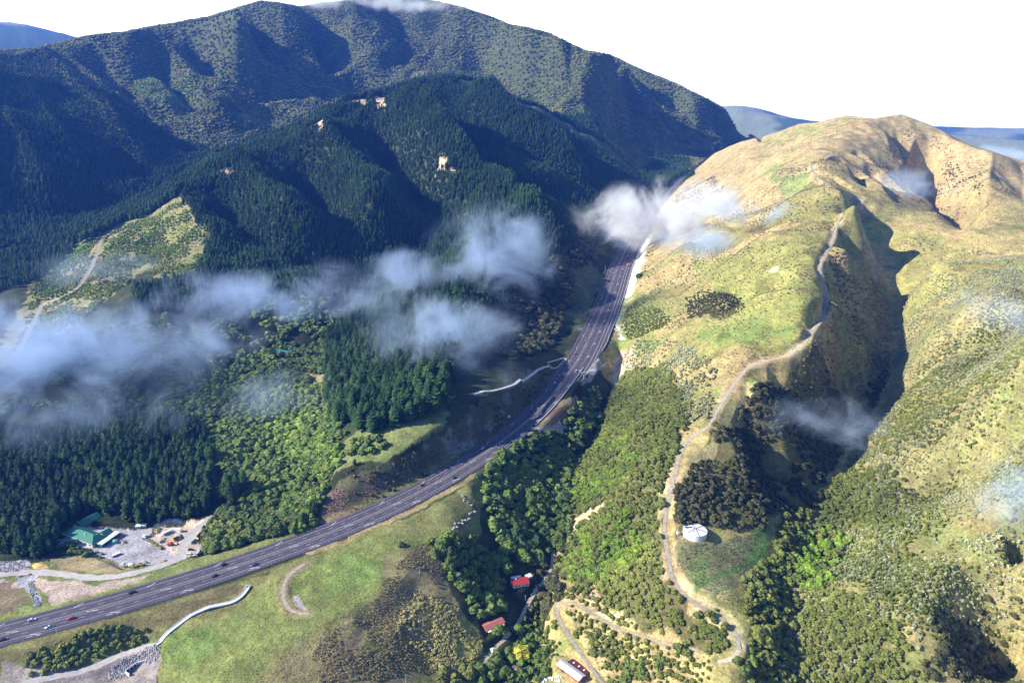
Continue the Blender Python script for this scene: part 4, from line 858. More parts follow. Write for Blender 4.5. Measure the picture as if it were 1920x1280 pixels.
def solid_barrier(label, off, s0, s1, w, h, mat, name='concrete_barrier'):
    b0, _ = on_road((s0+s1)/2, off); V = []; Fs = []; ss = np.arange(s0, s1+.1, 4)
    for s in ss:
        p, a = on_road(s, off); n = np.array([np.interp(s, RS, RN[:, 0]), np.interp(s, RS, RN[:, 1]), 0]); p = p-b0
        V += [p-n*w/2, p-n*w/5+[0, 0, h], p+n*w/5+[0, 0, h], p+n*w/2]
    for i in range(len(ss)-1):
        for k in range(3): Fs.append((4*i+k, 4*i+k+1, 4*i+5+k, 4*i+4+k))
    Fs += [(0, 1, 2, 3), tuple(4*(len(ss)-1)+k for k in (3, 2, 1, 0))]
    o = link(name, newmesh(name, V, Fs, mat), label=label, category='road barrier'); o.location = b0
solid_barrier('smooth pale concrete barrier beside the lane with the white car', -11.7, 0, 68, .9, .95, PALEC)
solid_barrier('wide pale concrete barrier above the hedge of round bushes', 11.9, 0, 58, 1.8, .9, PALEC)
solid_barrier('thin pale kerb rail outside the wide barrier at the lower left', 13.6, 0, 64, .3, .3, PALEC)
solid_barrier('long pale concrete barrier on the outside of the highway bend above the gully', 11.9, 540, 700, 1.2, 1., PALEC)
solid_barrier('low concrete wall along the far highway at the foot of the white batter', HWRr-.2, 760, 1500, .8, 1.2, PALEC)
# ------------------------------------------------------------------ tracks, drains
def ribbon(name, L, w, dz, mat, **kw):
    L = np.asarray(L); d = np.gradient(L[:, :2], axis=0); d /= np.linalg.norm(d, axis=1)[:, None]+1e-9; N = np.c_[d[:, 1], -d[:, 0]]; n = len(L); cols = (-1, -.5, 0, .5, 1); V = []
    for i in range(n):
        for c in cols:
            j = (vnoise(np.array([i*.7]), np.array([c*3.]), 7)[0]-.5)*.5*w*(abs(c) == 1)
            x, y = L[i, :2]+N[i]*(c*w+j); V.append((x, y, max(L[i, 2], float(zat(x, y)))+dz))
    m = len(cols); Fs = [(i*m+k, i*m+k+1, (i+1)*m+k+1, (i+1)*m+k) for i in range(n-1) for k in range(m-1)]
    return link(name, newmesh(name, V, Fs, mat), **kw)
ROADM = pmat('pale gravel road', (.44, .41, .40), .95, .2, .35)
for k_ in TL:
    ribbon('track', TL[k_], TW[k_], .09, ROADM if k_ in ('left', 'low') else TRACKM, kind='structure')
def drain(pts, w, h, label):
    L = smooth_line(drape(pts), 3); d = np.gradient(L[:, :2], axis=0); d /= np.linalg.norm(d, axis=1)[:, None]+1e-9; N = np.c_[d[:, 1], -d[:, 0], 0*d[:, 0]]; V = []
    pr_ = [(-w, -.5), (-w, h), (-w*.8, h), (-w*.55, .1), (w*.55, .1), (w*.8, h), (w, h), (w, -.5)]
    o = L[len(L)//2]
    for i in range(len(L)):
        L[i, 2] = max(float(zat(*(L[i]+N[i]*q)[:2])) for q in (-w, 0, w))+.1
        for a, b in pr_: V.append(L[i]+N[i]*a+[0, 0, b]-o)
    m = len(pr_); Fs = [(i*m+k, i*m+k+1, (i+1)*m+k+1, (i+1)*m+k) for i in range(len(L)-1) for k in range(m-1)]
    q = link('drain', newmesh('drain', V, Fs, PALEC), label=label, category='drain'); q.location = o
drain([(466,1100),(455,1118),(440,1130),(410,1136),(380,1142),(350,1158),(325,1178),(305,1197),(292,1208)], 1.5, .5, 'pale concrete drain curving down the grass from a pipe to the boulders')
drain([(888,747),(925,743),(965,732),(990,712),(1010,696),(1030,688)], 1.7, .5, 'curved pale concrete drain on the shaded cutting beside the bend')
# apron walls at the bend
def wall_line(pts, w, h, label, mat=PALEC, name='retaining_wall', cat='wall'):
    L = smooth_line(drape(pts), 1); o = L[len(L)//2].copy(); Lb = []
    for a, b in zip(L[:-1], L[1:]):
        c = (a+b)/2-o; Lb.append((c[0], c[1], c[2]+h/2-.2, np.linalg.norm(b-a)*1.02, w, h+.4, math.atan2(b[1]-a[1], b[0]-a[0])))
    q = link(name, bmesh_box(name, Lb, mat), label=label, category=cat); q.location = o; return q
wall_line([(1026,680),(1058,671),(1062,674)], .7, .8, 'low pale wall round the shaded pond apron above the drain')
wall_line([(1026,681),(1033,692),(1044,690),(1058,676)], .7, .8, 'low pale wall on the highway side of the shaded apron')
wall_line([(1090,700),(1110,697),(1130,686),(1138,680)], .8, 1., 'curved pale headwall rim over the culvert arch right of the highway')
for k_, (pts, lb) in enumerate([([(1178,470),(1170,492),(1160,520),(1152,545)], 'white retaining wall at the foot of the bright batter, upper length'), ([(1148,555),(1142,575),(1137,590)], 'short white retaining wall below the green bank')]):
    pass
def fence(pts, label, step=2.6, h=1.15, mat=WOOD):
    L = smooth_line(drape(pts), 1); d = np.r_[0, np.cumsum(np.hypot(*np.diff(L[:, :2], axis=0).T))]; t = np.arange(0, d[-1], step); P = np.array([np.interp(t, d, L[:, k]) for k in range(3)]).T; o = P[0].copy()
    e = thing('fence', label, 'fence', o); Lb = [(p[0]-o[0], p[1]-o[1], float(zat(p[0], p[1]))-o[2]+h/2, .16, .16, h) for p in P]
    part('post', bmesh_box('post', Lb, mat), e, kind='stuff')
    V = []; n = len(P)
    for p in P:
        z = float(zat(p[0], p[1]))-o[2]
        for hh in (.5, .54, .98, 1.02): V.append((p[0]-o[0], p[1]-o[1], z+hh))
    part('wire', newmesh('wire', V, [(4*i+a, 4*i+a+1, 4*i+a+5, 4*i+a+4) for i in range(n-1) for a in (0, 2)], STEEL), e)
fence([(1540,512),(1533,505),(1528,480),(1540,462),(1556,430)], 'wire fence running beside the upper ridge track')
fence([(1062,1098),(1085,1098),(1105,1092)], 'short wire fence on the bank edge above the hairpin', h=1.3)
fence([(1262,1040),(1240,900),(1262,850),(1285,800)], 'wire fence on the slope side of the lower ridge track')
fence([(1300,660),(1340,640),(1400,610),(1470,585),(1530,540)], 'wire fence crossing the green shelf below the knob')
# ------------------------------------------------------------------ buildings
def rz_of(A, B): return math.atan2(B[1]-A[1], B[0]-A[0])
def roofmat(name, col): return pmat(name, col, .5, .12, 1.5)
GREENR = roofmat('green roof iron', (.03, .18, .135)); REDR = roofmat('red roof iron', (.42, .045, .04)); RUST = roofmat('faded red iron', (.46, .16, .12)); WHITER = roofmat('pale roof iron', (.72, .75, .78))
WCREAM = pmat('painted boards', (.55, .55, .55), .7, .15, 2); WBRICK = pmat('red brick', (.35, .13, .09), .85, .25, 3); WRED = pmat('red boards', (.36, .12, .09), .8, .3, 2); WWHITE = pmat('white boards', (.74, .75, .76), .6, .1, 2); WGREEN = pmat('dark green boards', (.04, .13, .10), .7, .2, 2)
GLASS = pmat('window glass', (.03, .04, .05), .12, .1, 1, spec=.8); DARK = pmat('dark opening', (.02, .02, .022), .9, .2, 2); WHT = pmat('white paint', (.78, .78, .78), .5, .06, 2)
def prism_roof(L, D, wh, rh, kind, ov=.5, th=.18):
    """roof over a block lying from (0,0) to (L,D), eaves at height wh"""
    x0, x1, y0, y1 = -ov, L+ov, -ov, D+ov; zb = wh; m = D/2
    hx = m if kind == 'hip' else 0.
    if kind == 'lean': V = [(x0, y0, zb), (x1, y0, zb), (x1, y1, zb+rh), (x0, y1, zb+rh)]; top = [(0, 1, 2, 3)]; n = 4
    else:
        r0, r1 = (x0+hx if hx else x0), (x1-hx if hx else x1)
        V = [(x0, y0, zb), (x1, y0, zb), (x1, y1, zb), (x0, y1, zb), (r0, m, zb+rh), (r1, m, zb+rh)]; top = [(0, 1, 5, 4), (2, 3, 4, 5), (1, 2, 5), (3, 0, 4)] if hx else [(0, 1, 5, 4), (2, 3, 4, 5)]
    q = len(V); V2 = V+[(a, b, c-th) for a, b, c in V]; Fs = list(top)+[tuple(q+i for i in reversed(f)) for f in top]
    ed = {}
    for f in top:
        for a, b in zip(f, f[1:]+f[:1]): ed[(a, b)] = 1
    for (a, b) in ed:
        if (b, a) not in ed: Fs.append((a, a+q, b+q, b))
    return V2, Fs
def building(name, label, cat, A, rz, L, D, wh, rh, kind, roofm, wallm, wins=(), doors=(), extras=(), base=.0, ov=.5):
    """front wall runs along +x from A; depth along +y (away)"""
    e = thing(name, label, cat, A, rz)
    V = [(0, 0, -1.2), (L, 0, -1.2), (L, D, -1.2), (0, D, -1.2), (0, 0, wh), (L, 0, wh), (L, D, wh), (0, D, wh)]; Fs = [(0, 1, 5, 4), (1, 2, 6, 5), (2, 3, 7, 6), (3, 0, 4, 7), (4, 5, 6, 7)]
    if kind == 'gable': V += [(.02, D/2, wh+rh*.9), (L-.02, D/2, wh+rh*.9)]; Fs += [(4, 7, 8), (5, 9, 6)]
    if kind == 'lean': V += [(0, D, wh+rh*.93), (L, D, wh+rh*.93)]; Fs += [(4, 7, 8), (5, 9, 6), (7, 6, 9, 8)]
    part('wall', newmesh('wall', V, Fs, wallm), e)
    rf = part('roof', newmesh('roof', *prism_roof(L, D, wh+.06, rh, kind, ov), roofm), e)
    def face(side, u, z, w, h, proud, th=.06):
        if side == 'f': return (u, -proud, z, w, th, h)
        if side == 'b': return (u, D+proud, z, w, th, h)
        if side == 'r': return (L+proud, u, z, th, w, h)
        return (-proud, u, z, th, w, h)
    for side, u, z, w, h in wins:
        f = part('window', bmesh_box('window', [face(side, u, z, w+.3, h+.3, .02)], WHT), e)
        part('pane', bmesh_box('pane', [face(side, u, z, w, h, .05)], GLASS), f)
    for side, u, w, h in doors:
        f = part('door', bmesh_box('door', [face(side, u, h/2, w, h, .04)], DARK if w > 1.6 else WRED), e)
    for nm, b, m_ in extras:
        part(nm, bmesh_box(nm, b, m_), e if nm != 'chimney' else rf)
    return e
_yd = drape(YARD)
def at(px, py):
    q = atz(px, py, 51.2); return q if pip(_yd, q[:1], q[1:2])[0] else drape([(px, py)])[0]
A = atz(118, 1006, 51.2); B = atz(171, 1026, 51.2); rz = rz_of(A, B)
building('clubhouse', 'long green-roofed building with white walls beside the pines', 'building', A, rz, 34, 13, 3.4, 3.6, 'hip', GREENR, WCREAM,
 wins=[('f', x, 1.8, 2.2, 1.3) for x in (3, 7, 11, 22, 26, 31)]+[('r', y, 1.8, 2.0, 1.4) for y in (2.6, 5.6, 8.6, 11.2)], doors=[('f', 15, 1.2, 2.1), ('r', 7.2, 1.0, 2.1)],
 extras=[('chimney', [(21, 4.2, 6.2, .7, .7, 1.6)], WHT), ('chimney', [(29, 8, 6.0, .5, .5, 1.4)], WHT), ('porch', [(15.5, -1.6, 2.9, 7, 3.4, .2), (12.4, -3, 1.4, .2, .2, 2.8), (18.8, -3, 1.4, .2, .2, 2.8)], GREENR), ('gutter', [(17, -.56, 3.42, 35, .16, .14)], WHT)])
u = np.array([math.cos(rz), math.sin(rz), 0]); v = np.array([-u[1], u[0], 0])
building('wing_building', 'green gable-roofed shed with red brick end behind the long green roof', 'building', A+u*-4+v*31, rz-math.pi/2+.0, 17, 9, 3.4, 2.6, 'gable', GREENR, WBRICK,
 wins=[('b', 4, 1.8, 1.4, 1.2), ('b', 10, 1.8, 1.4, 1.2), ('r', 4.5, 1.8, 1.4, 1.2)], doors=[('b', 7, 1.1, 2.1)])
building('annex_building', 'small green gabled porch building on the yard side of the long green roof', 'building', A+u*25+v*19.8, rz-math.pi/2, 7, 7, 3.2, 2.2, 'gable', GREENR, WWHITE,
 wins=[('b', 3.5, 1.8, 1.6, 1.2)], doors=[('l', 3.5, 2.4, 2.4)])
C1 = atz(192, 1027, 51.2); C2 = atz(219, 1008, 51.2); rc_ = rz_of(C1, C2)
building('storage_shed', 'long narrow pale-roofed dark green shed by the yard entrance', 'shed', C1, rc_, 19, 4.6, 3.0, .35, 'gable', WHITER, WGREEN, doors=[('f', 4, 2.4, 2.4), ('f', 13, 2.4, 2.4)], ov=.15)
def cyl(r, h, n=20, cone=.0, z0=0): 
    V = [(math.cos(2*math.pi*k/n)*r, math.sin(2*math.pi*k/n)*r, z) for z in (z0, z0+h) for k in range(n)]+[(0, 0, z0+h+cone)]
    return V, [(k, (k+1) % n, n+(k+1) % n, n+k) for k in range(n)]+[(n+k, n+(k+1) % n, 2*n) for k in range(n)]
e = thing('rainwater_tank', 'round green plastic rainwater tank beside the storage shed', 'tank', at(216, 1017)); part('tank_body', newmesh('tank_body', *cyl(2, 2.2, 20, .5), pmat('green plastic', (.12, .36, .28), .5)), e); part('tank_lid', newmesh('tank_lid', *cyl(.4, .2, 12, .05, 2.6), WHT), e)
# cabins at the back of the yard
for px, py, lb, wm in ((257, 992, 'small blue cabin with a white roof at the back of the yard', pmat('blue boards', (.10, .25, .5), .6)), (267, 990, 'small white kiosk beside the blue cabin', WWHITE)):
    building('cabin', lb, 'cabin', at(px-3, py), .15, 4.2, 3, 2.6, .4, 'lean', WHITER, wm, wins=[('f', 1, 1.6, .8, .8)], doors=[('f', 2.9, .9, 2)], ov=.2)
# white house with the red roof
A = at(963, 1103); B = at(996, 1099); rz = rz_of(A, B)+.05
building('cottage', 'small white cottage with a bright red roof on the shaded lawn', 'house', A, rz, 13, 8, 2.9, 2.0, 'gable', REDR, WWHITE,
 wins=[('f', 2.2, 1.6, 1.3, 1.2), ('f', 5, 1.6, 1.3, 1.2), ('f', 10.8, 1.6, 1.5, 1.2), ('r', 4, 1.6, 1.2, 1.1), ('l', 4, 1.6, 1.2, 1.1)], doors=[('f', 7.8, 1, 2.1)],
 extras=[('chimney', [(3.5, 5, 4.6, .8, .8, 1.6)], WHT), ('lean_to', [(5.5, 9.6, 1.3, 8, 3.2, 2.6), (5.5, 9.6, 2.68, 8.5, 3.6, .14)], WHITER)])
building('garden_shed', 'low grey shed behind the white cottage', 'shed', A+np.array([11, 11.5, .2]), rz+.3, 5, 3.5, 2.1, .5, 'lean', WHITER, WCREAM, doors=[('f', 2.5, 1.2, 1.9)], ov=.2)
A = at(912, 1187); B = at(948, 1171); rz = rz_of(A, B)
building('farm_shed', 'pinkish red-roofed shed beside the farm track', 'shed', A, rz, 16, 6.5, 2.8, 1.5, 'gable', RUST, WRED,
 wins=[('f', 3, 1.5, 1.4, 1), ('f', 12.6, 1.5, 1.4, 1)], doors=[('f', 7, 2.4, 2.3)], extras=[('porch', [(2, -1.2, 2.3, 3.4, 2.4, .14), (7.2, -1.1, 2.45, 2.2, 2.2, .12), (13.6, -1.0, 2.5, 2, 2., .12)], WHT)])
A = at(1044, 1253); B = at(1082, 1278); rz = rz_of(A, B)
building('woolshed', 'white-roofed red woolshed beside the track bend', 'shed', A, rz, 19, 6.5, 3.4, 1.5, 'gable', WHITER, WRED,
 wins=[('r', 3, 1.8, 1.2, 1)], doors=[('f', 5, 2.6, 2.4), ('f', 13, 1.2, 2.1)])
u = np.array([math.cos(rz), math.sin(rz), 0]); v = np.array([-u[1], u[0], 0])
building('lean_to_shed', 'dark red lean-to shed with pale skylights behind the white-roofed woolshed', 'shed', A+u*2+v*13, rz+math.pi, -0+15, 5.5, 2.2, .9, 'lean', pmat('dark red iron', (.14, .035, .04), .6), WRED,
 extras=[('skylight', [(3, 2.5, 2.85, 1.0, 1.6, .12)], WHT), ('skylight', [(7.5, 2.5, 2.85, 1.0, 1.6, .12)], WHT), ('skylight', [(12, 2.5, 2.85, 1.0, 1.6, .12)], WHT)]).location = Vector(A+u*18+v*13)
A = at(515, 664); building('bush_house', 'teal-roofed house half hidden in the dark bush below the mist', 'house', A, -.05, 22, 9, 3, 2.2, 'gable', roofmat('teal roof iron', (.05, .28, .26)), WWHITE, wins=[('f', x, 1.7, 1.6, 1.2) for x in (3, 7, 15, 19)], doors=[('f', 11, 1.2, 2.1)])
fence([(1112,1262),(1122,1272),(1135,1290)], 'pale timber stock rails beside the track below the woolshed', 1.2, 1.4, CONC)
# ------------------------------------------------------------------ water tank
T0 = (at(1280, 1003)+at(1324, 1003))/2; T0[2] = min(T0[2], float(zat(T0[0], T0[1])))
e = thing('water_tank', 'large round white water reservoir with dark ribs on its roof', 'water tank', T0, .35)
part('tank_wall', newmesh('tank_wall', *cyl(8.6, 5.6, 40, 0, -1), WHT), e)
rf = part('tank_roof', newmesh('tank_roof', *cyl(8.75, .25, 40, .9, 4.6), WHT), e)
for k in range(6):
    a = k*math.pi/3+.3; V = []
    for r_, z_ in ((.5, 5.85), (8.5, 5.0)):
        for s_ in (-.24, .24): V.append((math.cos(a)*r_-math.sin(a)*s_, math.sin(a)*r_+math.cos(a)*s_, z_))
    V += [(x, y, z-.3) for x, y, z in V]
    part('rib', newmesh('rib', V, [(0, 2, 3, 1), (0, 4, 6, 2), (1, 3, 7, 5), (2, 6, 7, 3)], pmat('dark trim', (.08, .09, .1), .6) if k == 0 else bpy.data.materials['dark trim']), rf)
for k in range(6): part('solar_panel', bmesh_box('solar_panel', [(-6.3+k*.95, 3.3-k*.18, 5.55+.02*k, .75, 1.5, .08, .2)], GLASS), rf)
part('hatch', bmesh_box('hatch', [(-3.5, -2.4, 5.65, 1.4, 1, .3)], STEEL), rf); part('ladder', bmesh_box('ladder', [(2.2, -8.75, 2.4, .5, .12, 5)], STEEL), e)
part('pipe', bmesh_box('pipe', [(-10.5, -2, .4, 4.2, .35, .35, .5)], WHT), e)
e = thing('small_tank', 'small grey tank beside the large white reservoir', 'tank', at(1271, 1000)); part('tank_body', newmesh('tank_body', *cyl(1.3, 1.8, 16, .3, -.3), CONC), e); part('tank_lid', newmesh('tank_lid', *cyl(.3, .15, 10, .03, 1.75), STEEL), e)
# ------------------------------------------------------------------ poles, signs
def pole(px, py, h, label, arms=1, r=.17, lean=0):
    p = at(px, py); e = thing('power_pole', label, 'power pole', p, .3)
    part('post', newmesh('post', *trunk_mesh(h, r, r*.7, 8), CONC), e)
    for k in range(arms):
        c = part('crossarm', bmesh_box('crossarm', [(0, 0, h-.5-k*.9, 2.6, .2, .2)], CONC), e)
        part('insulator', bmesh_box('insulator', [(x, 0, h-.28-k*.9, .16, .16, .28) for x in (-1.1, 0, 1.1)], DARK), c)
for a in [(738, 1017, 9.5, 'grey power pole by a dark bush on top of the grass knoll'), (787, 1075, 6, 'short pole on the upper brown side of the knoll'), (787, 1113, 6, 'short pole halfway down the brown side of the knoll'), (793, 1174, 7, 'pole beside the yellow pampas grass'), (761, 1282, 8, 'power pole at the foot of the knoll at the picture edge'),
          (996, 1128, 8, 'pole beside the farm track below the cottage'), (1020, 1102, 8, 'pole at the track bend by the cottage'), (985, 1125, 5, 'short pole on the cottage lawn'), (1215, 1088, 8, 'power pole among the olive shrubs below the ridge track'), (1089, 1226, 6, 'pole on the left verge of the track above the woolshed'), (1102, 1222, 7, 'leaning pale pole right of the track above the woolshed'), (632, 882, 9, 'power pole on the gravel pad above the cutting'), (449, 968, 8, 'pole among the pines beside the native bush'), (458, 1001, 6, 'pole by the shrubs above the highway'), (512, 1015, 6, 'short pole beside the highway verge')]: pole(*a)
def sign(px, py, w, h, label, ph=5, rz=0, col=WHT):
    p = at(px, py); e = thing('road_sign', label, 'road sign', p, rz)
    part('panel', bmesh_box('panel', [(0, 0, ph-h/2, w, .12, h)], col), e)
    for s in (-1, 1): part('post', bmesh_box('post', [(s*w*.32, .12, (ph-h*.2)/2-.2, .16, .12, ph-h*.2+.4)], STEEL), e)
sign(1088, 622, 5.5, 3.4, 'white-backed sign board left of the shaded highway', 5.5, .2); sign(954, 785, 3.0, 2.4, 'white sign board by the cable barrier at the bend', 4, .5)
sign(980, 822, 4.4, 2.8, 'white roadside sign on the gully side of the bend', 4.5, .4); sign(1008, 706+62, 1.4, 1.2, 'small pale sign on the shaded shoulder', 2.5, .3)
def lamp(px, py, h, label, arm=2.6):
    p = at(px, py); e = thing('street_lamp', label, 'street lamp', p, .2); part('post', newmesh('post', *trunk_mesh(h, .16, .09, 8), PALEC), e)
    a = part('arm', bmesh_box('arm', [(-arm/2, 0, h-.05, arm, .12, .12)], PALEC), e); part('lamp_head', bmesh_box('lamp_head', [(-arm, 0, h-.08, .9, .35, .16)], STEEL), a)
lamp(1140, 640, 13, 'tall white lamp with a curved arm on the shaded side road', 6); lamp(1134, 512, 14, 'tall pale mast on the left of the far highway', 1.5); lamp(107, 1187, 5, 'low lamp post on the barrier beside the white car', .8)
for k, (px, py) in enumerate([(600,1013-27),(677,953),(752,918),(905,863),(930,800),(966,755)]):
    pass
# ------------------------------------------------------------------ vehicles
def carpaint():
    m = bpy.data.materials.new('car paint'); m.use_nodes = True; N = m.node_tree.nodes; a = N.new('ShaderNodeAttribute'); a.attribute_type = 'OBJECT'; a.attribute_name = 'paint'
    m.node_tree.links.new(a.outputs['Color'], N['Principled BSDF'].inputs['Base Color']); N['Principled BSDF'].inputs['Roughness'].default_value = .3; N['Principled BSDF'].inputs['Coat Weight'].default_value = .6; return m
CARP = carpaint(); RUB = pmat('rubber', (.03, .03, .03), .9); LAMPM = pmat('lamp lens', (.8, .8, .78), .2); REDL = pmat('red lens', (.4, .02, .02), .3)
def extrude_profile(pf, w, taper=None):
    """side outline (x,z) -> body of width w, narrowed by taper(z)"""
    n = len(pf); V = []
    for s in (-1, 1):
        for x, z in pf: V.append((x, s*w/2*(taper(z) if taper else 1), z))
    return V, [tuple(range(n-1, -1, -1)), tuple(range(n, 2*n))]+[(i, (i+1) % n, n+(i+1) % n, n+i) for i in range(n)]
def wheel_mesh(r, w):
    n = 14; V = [(math.cos(2*math.pi*k/n)*r, y, math.sin(2*math.pi*k/n)*r) for y in (-w/2, w/2) for k in range(n)]
    return V, [tuple(range(n)), tuple(range(2*n-1, n-1, -1))]+[(k, n+k, n+(k+1) % n, (k+1) % n) for k in range(n)]
def make_car(name, L=4.5, h=1.5, w=1.82, style='hatch'):
    e = thing(name, 'x', 'car', (0, 0, 0)); l = L/2
    low = [(-l, .32), (l, .3), (l, .62), (l-.15, .78), (l*.45, .92), (-l+.05, .95), (-l, .7)]
    b = part('body', newmesh('body', *extrude_profile(low, w), CARP), e); md = b.modifiers.new('b', 'BEVEL'); md.width = .06; md.segments = 2
    cab = {'hatch': [(l*.42, .9), (l*.08, h-.03), (-l*.7, h-.02), (-l*.95, .93)], 'sedan': [(l*.42, .9), (l*.1, h-.03), (-l*.45, h-.02), (-l*.78, .93)], 'ute': [(l*.45, .9), (l*.18, h), (-l*.18, h), (-l*.25, .93)], 'van': [(l*.8, .9), (l*.55, h), (-l*.95, h), (-l*.98, .9)]}[style]
    tp = lambda z: .98-.16*max(0, z-.9)/max(.1, h-.9)
    part('cabin_glass', newmesh('cabin_glass', *extrude_profile(cab, w*.98, tp), GLASS), e)
    rx0, rx1 = cab[2][0], cab[1][0]; part('roof_panel', bmesh_box('roof_panel', [((rx0+rx1)/2, 0, h+.01, (rx1-rx0)*1.02, w*.8, .07)], CARP), e)
    if style == 'van': part('side_panel', bmesh_box('side_panel', [(-l*.25, 0, 1.25, L*.62, w*.985, h*.42)], CARP), e)
    if style == 'ute': part('tray', bmesh_box('tray', [(-l*.63, 0, .955, L*.33, w*.82, .04)], DARK), e)
    for x in (-l*.62, l*.62):
        for y in (-1, 1):
            o = part('wheel', newmesh('wheel', *wheel_mesh(.33, .22), RUB), e); o.location = (x, y*(w/2-.08), .33)
    for y in (-1, 1):
        part('headlight', bmesh_box('headlight', [(l, y*w*.36, .64, .08, .34, .14)], LAMPM), e); part('taillight', bmesh_box('taillight', [(-l, y*w*.38, .74, .08, .26, .16)], REDL), e)
    return e
def make_truck(name, L=8.5, h=3.3, box=True):
    e = thing(name, 'x', 'truck', (0, 0, 0)); l = L/2; w = 2.4
    part('chassis', bmesh_box('chassis', [(0, 0, .7, L*.96, 1.0, .3)], DARK), e)
    b = part('cab', newmesh('cab', *extrude_profile([(l-2, .6), (l, .6), (l, 1.7), (l-.35, 2.6), (l-2, 2.6)], w*.96), CARP), e); part('windscreen', newmesh('windscreen', *extrude_profile([(l-.005, 1.65), (l+.02, 1.68), (l-.31, 2.5), (l-.36, 2.5)], w*.88), GLASS), e)
    if box: part('cargo_box', bmesh_box('cargo_box', [(-1.1, 0, .9+(h-.9)/2, L-2.5, w, h-.9)], CARP), e)
    else:
        part('tipper_tray', bmesh_box('tipper_tray', [(-1.1, 0, 1.0, L-2.5, w, .2), (-1.1, w/2, 1.5, L-2.5, .1, .9), (-1.1, -w/2, 1.5, L-2.5, .1, .9), (-1.1-(L-2.5)/2, 0, 1.5, .1, w, .9)], CARP), e)
    for x in (-l*.7, -l*.42, l*.68):
        for y in (-1, 1): o = part('wheel', newmesh('wheel', *wheel_mesh(.5, .35), RUB), e); o.location = (x, y*(w/2-.15), .5)
    for y in (-1, 1): part('headlight', bmesh_box('headlight', [(l, y*.9, .9, .08, .3, .2)], LAMPM), e)
    return e
CARS = {k_: make_car('car', *a) for k_, a in dict(hatch=(4.3, 1.5, 1.8, 'hatch'), sedan=(4.7, 1.45, 1.82, 'sedan'), ute=(5.2, 1.75, 1.88, 'ute'), van=(5.3, 2.1, 1.95, 'van')).items()}
CARS['truck'] = make_truck('truck'); CARS['tipper'] = make_truck('truck', 7.6, 3, False)
index_children(); USED = set()
def place_vehicle(style, label, p, rz, paint, group=None):
    o = CARS[style]
    if style in USED:
        o = copytree(o)
    USED.add(style); o.location = p; o.rotation_euler.z = rz; o['label'] = label
    if group: o['group'] = group
    o['category'] = 'truck' if style in ('truck', 'tipper') else 'van' if style == 'van' else 'car'
    for c in COL.objects[:] if False else [x for x in KIDS(o)]: c['paint'] = paint
def KIDS(o): return [x for x in o.children]
WHC, BLK, RED_, BLU, SIL, GRN = (.7, .72, .75), (.012, .014, .018), (.5, .03, .02), (.08, .2, .45), (.42, .44, .47), (.03, .10, .07)
def nearest_s(px, py):
    p = at(px, py); d = np.hypot(ROAD[:, 0]-p[0], ROAD[:, 1]-p[1]); i = int(d.argmin()); o = (p[:2]-ROAD[i, :2])@RN[i]; return RS[i]+(p[:2]-ROAD[i, :2])@np.array([-RN[i][1], RN[i][0]]), o
G = 'cars driving on the highway'
for st, px, py, col, lb in [
 ('sedan', 60, 1165, WHC, 'white car in the left lane beside the pale concrete barrier'), ('hatch', 133, 1163, RED_, 'bright red car just right of the median posts'), ('ute', 92, 1181, (.55,.68,.78), 'pale blue-white car beside the wide concrete barrier'), ('hatch', 3, 1206, BLK, 'dark car at the lower left picture edge'),
 ('ute', 249, 1113, BLK, 'black pickup on the yard side of the highway'), ('hatch', 403, 1082, (.015,.03,.03), 'dark car on the knoll side above the drain pipe'), ('sedan', 420, 1059, BLK, 'black car on the far lane near the olive bushes'), ('hatch', 479, 1061, BLK, 'black car by the median where the knoll begins'),
 ('hatch', 787, 908, RED_, 'dark red car below the cutting'), ('sedan', 902, 840, WHC, 'silver-white car at the start of the bend'), ('hatch', 851, 897, BLK, 'small black car near the lone roadside bush'), ('van', 1078, 697, WHC, 'white van on the shaded bend'), ('hatch', 1042, 719, WHC, 'small white car in the shade of the cutting'),
 ('hatch', 992, 769, (.1,.015,.02), 'dark red car entering the shaded bend'), ('sedan', 1013, 777, SIL, 'silver car beside the long bend barrier'), ('hatch', 1099, 637, SIL, 'silver car climbing past the white sign board'), ('sedan', 1106, 612, BLU, 'blue car just below the sunlit gap'), ('hatch', 1127, 561, WHC, 'white car in the shade above the sunlit gap'), ('van', 1142, 535, SIL, 'grey van on the far climb'), ('hatch', 1150, 513, WHC, 'white car near the tall mast'), ('hatch', 1155, 503, BLU, 'dark blue car near the end of the visible climb'), ('hatch', 1076, 664, BLK, 'dark car beside the shaded apron')]:
    s_, o_ = nearest_s(px, py); o_ = min((-6.7, -3.3, 3.3, 6.7), key=lambda q: abs(q-o_)); p, a = on_road(s_, o_); p[2] += .05
    place_vehicle(st, lb, p, a+(math.pi if o_ > 0 else 0), col, G)
for st, px, py, rz, col, lb in [
 ('van', 272, 1007, -.5, WHC, 'white van parked by the hedge corner in the yard'), ('ute', 273, 1011, .1, (.45,.6,.75), 'pale blue car parked in front of the white van'), ('tipper', 334, 1010, .9, GRN, 'dark green tipper truck on the sandy yard'), ('sedan', 358, 1031, .05, BLK, 'black car parked on the gravel beside the yard road'),
 ('sedan', 1183, 482, 1.2, (.7,.12,.03), 'orange works vehicle on the far right lane'), ('truck', 1177, 498, 1.2, (.75,.2,.05), 'orange roadworks truck near the white batter'), ('ute', 1188, 489, 1.2, WHC, 'white works pickup beside the orange truck')]:
    place_vehicle(st, lb, at(px, py)+[0, 0, .05], rz, col)
for o in list(CARS.values()):
    if o['label'] == 'x': raise RuntimeError('unused '+o.name)
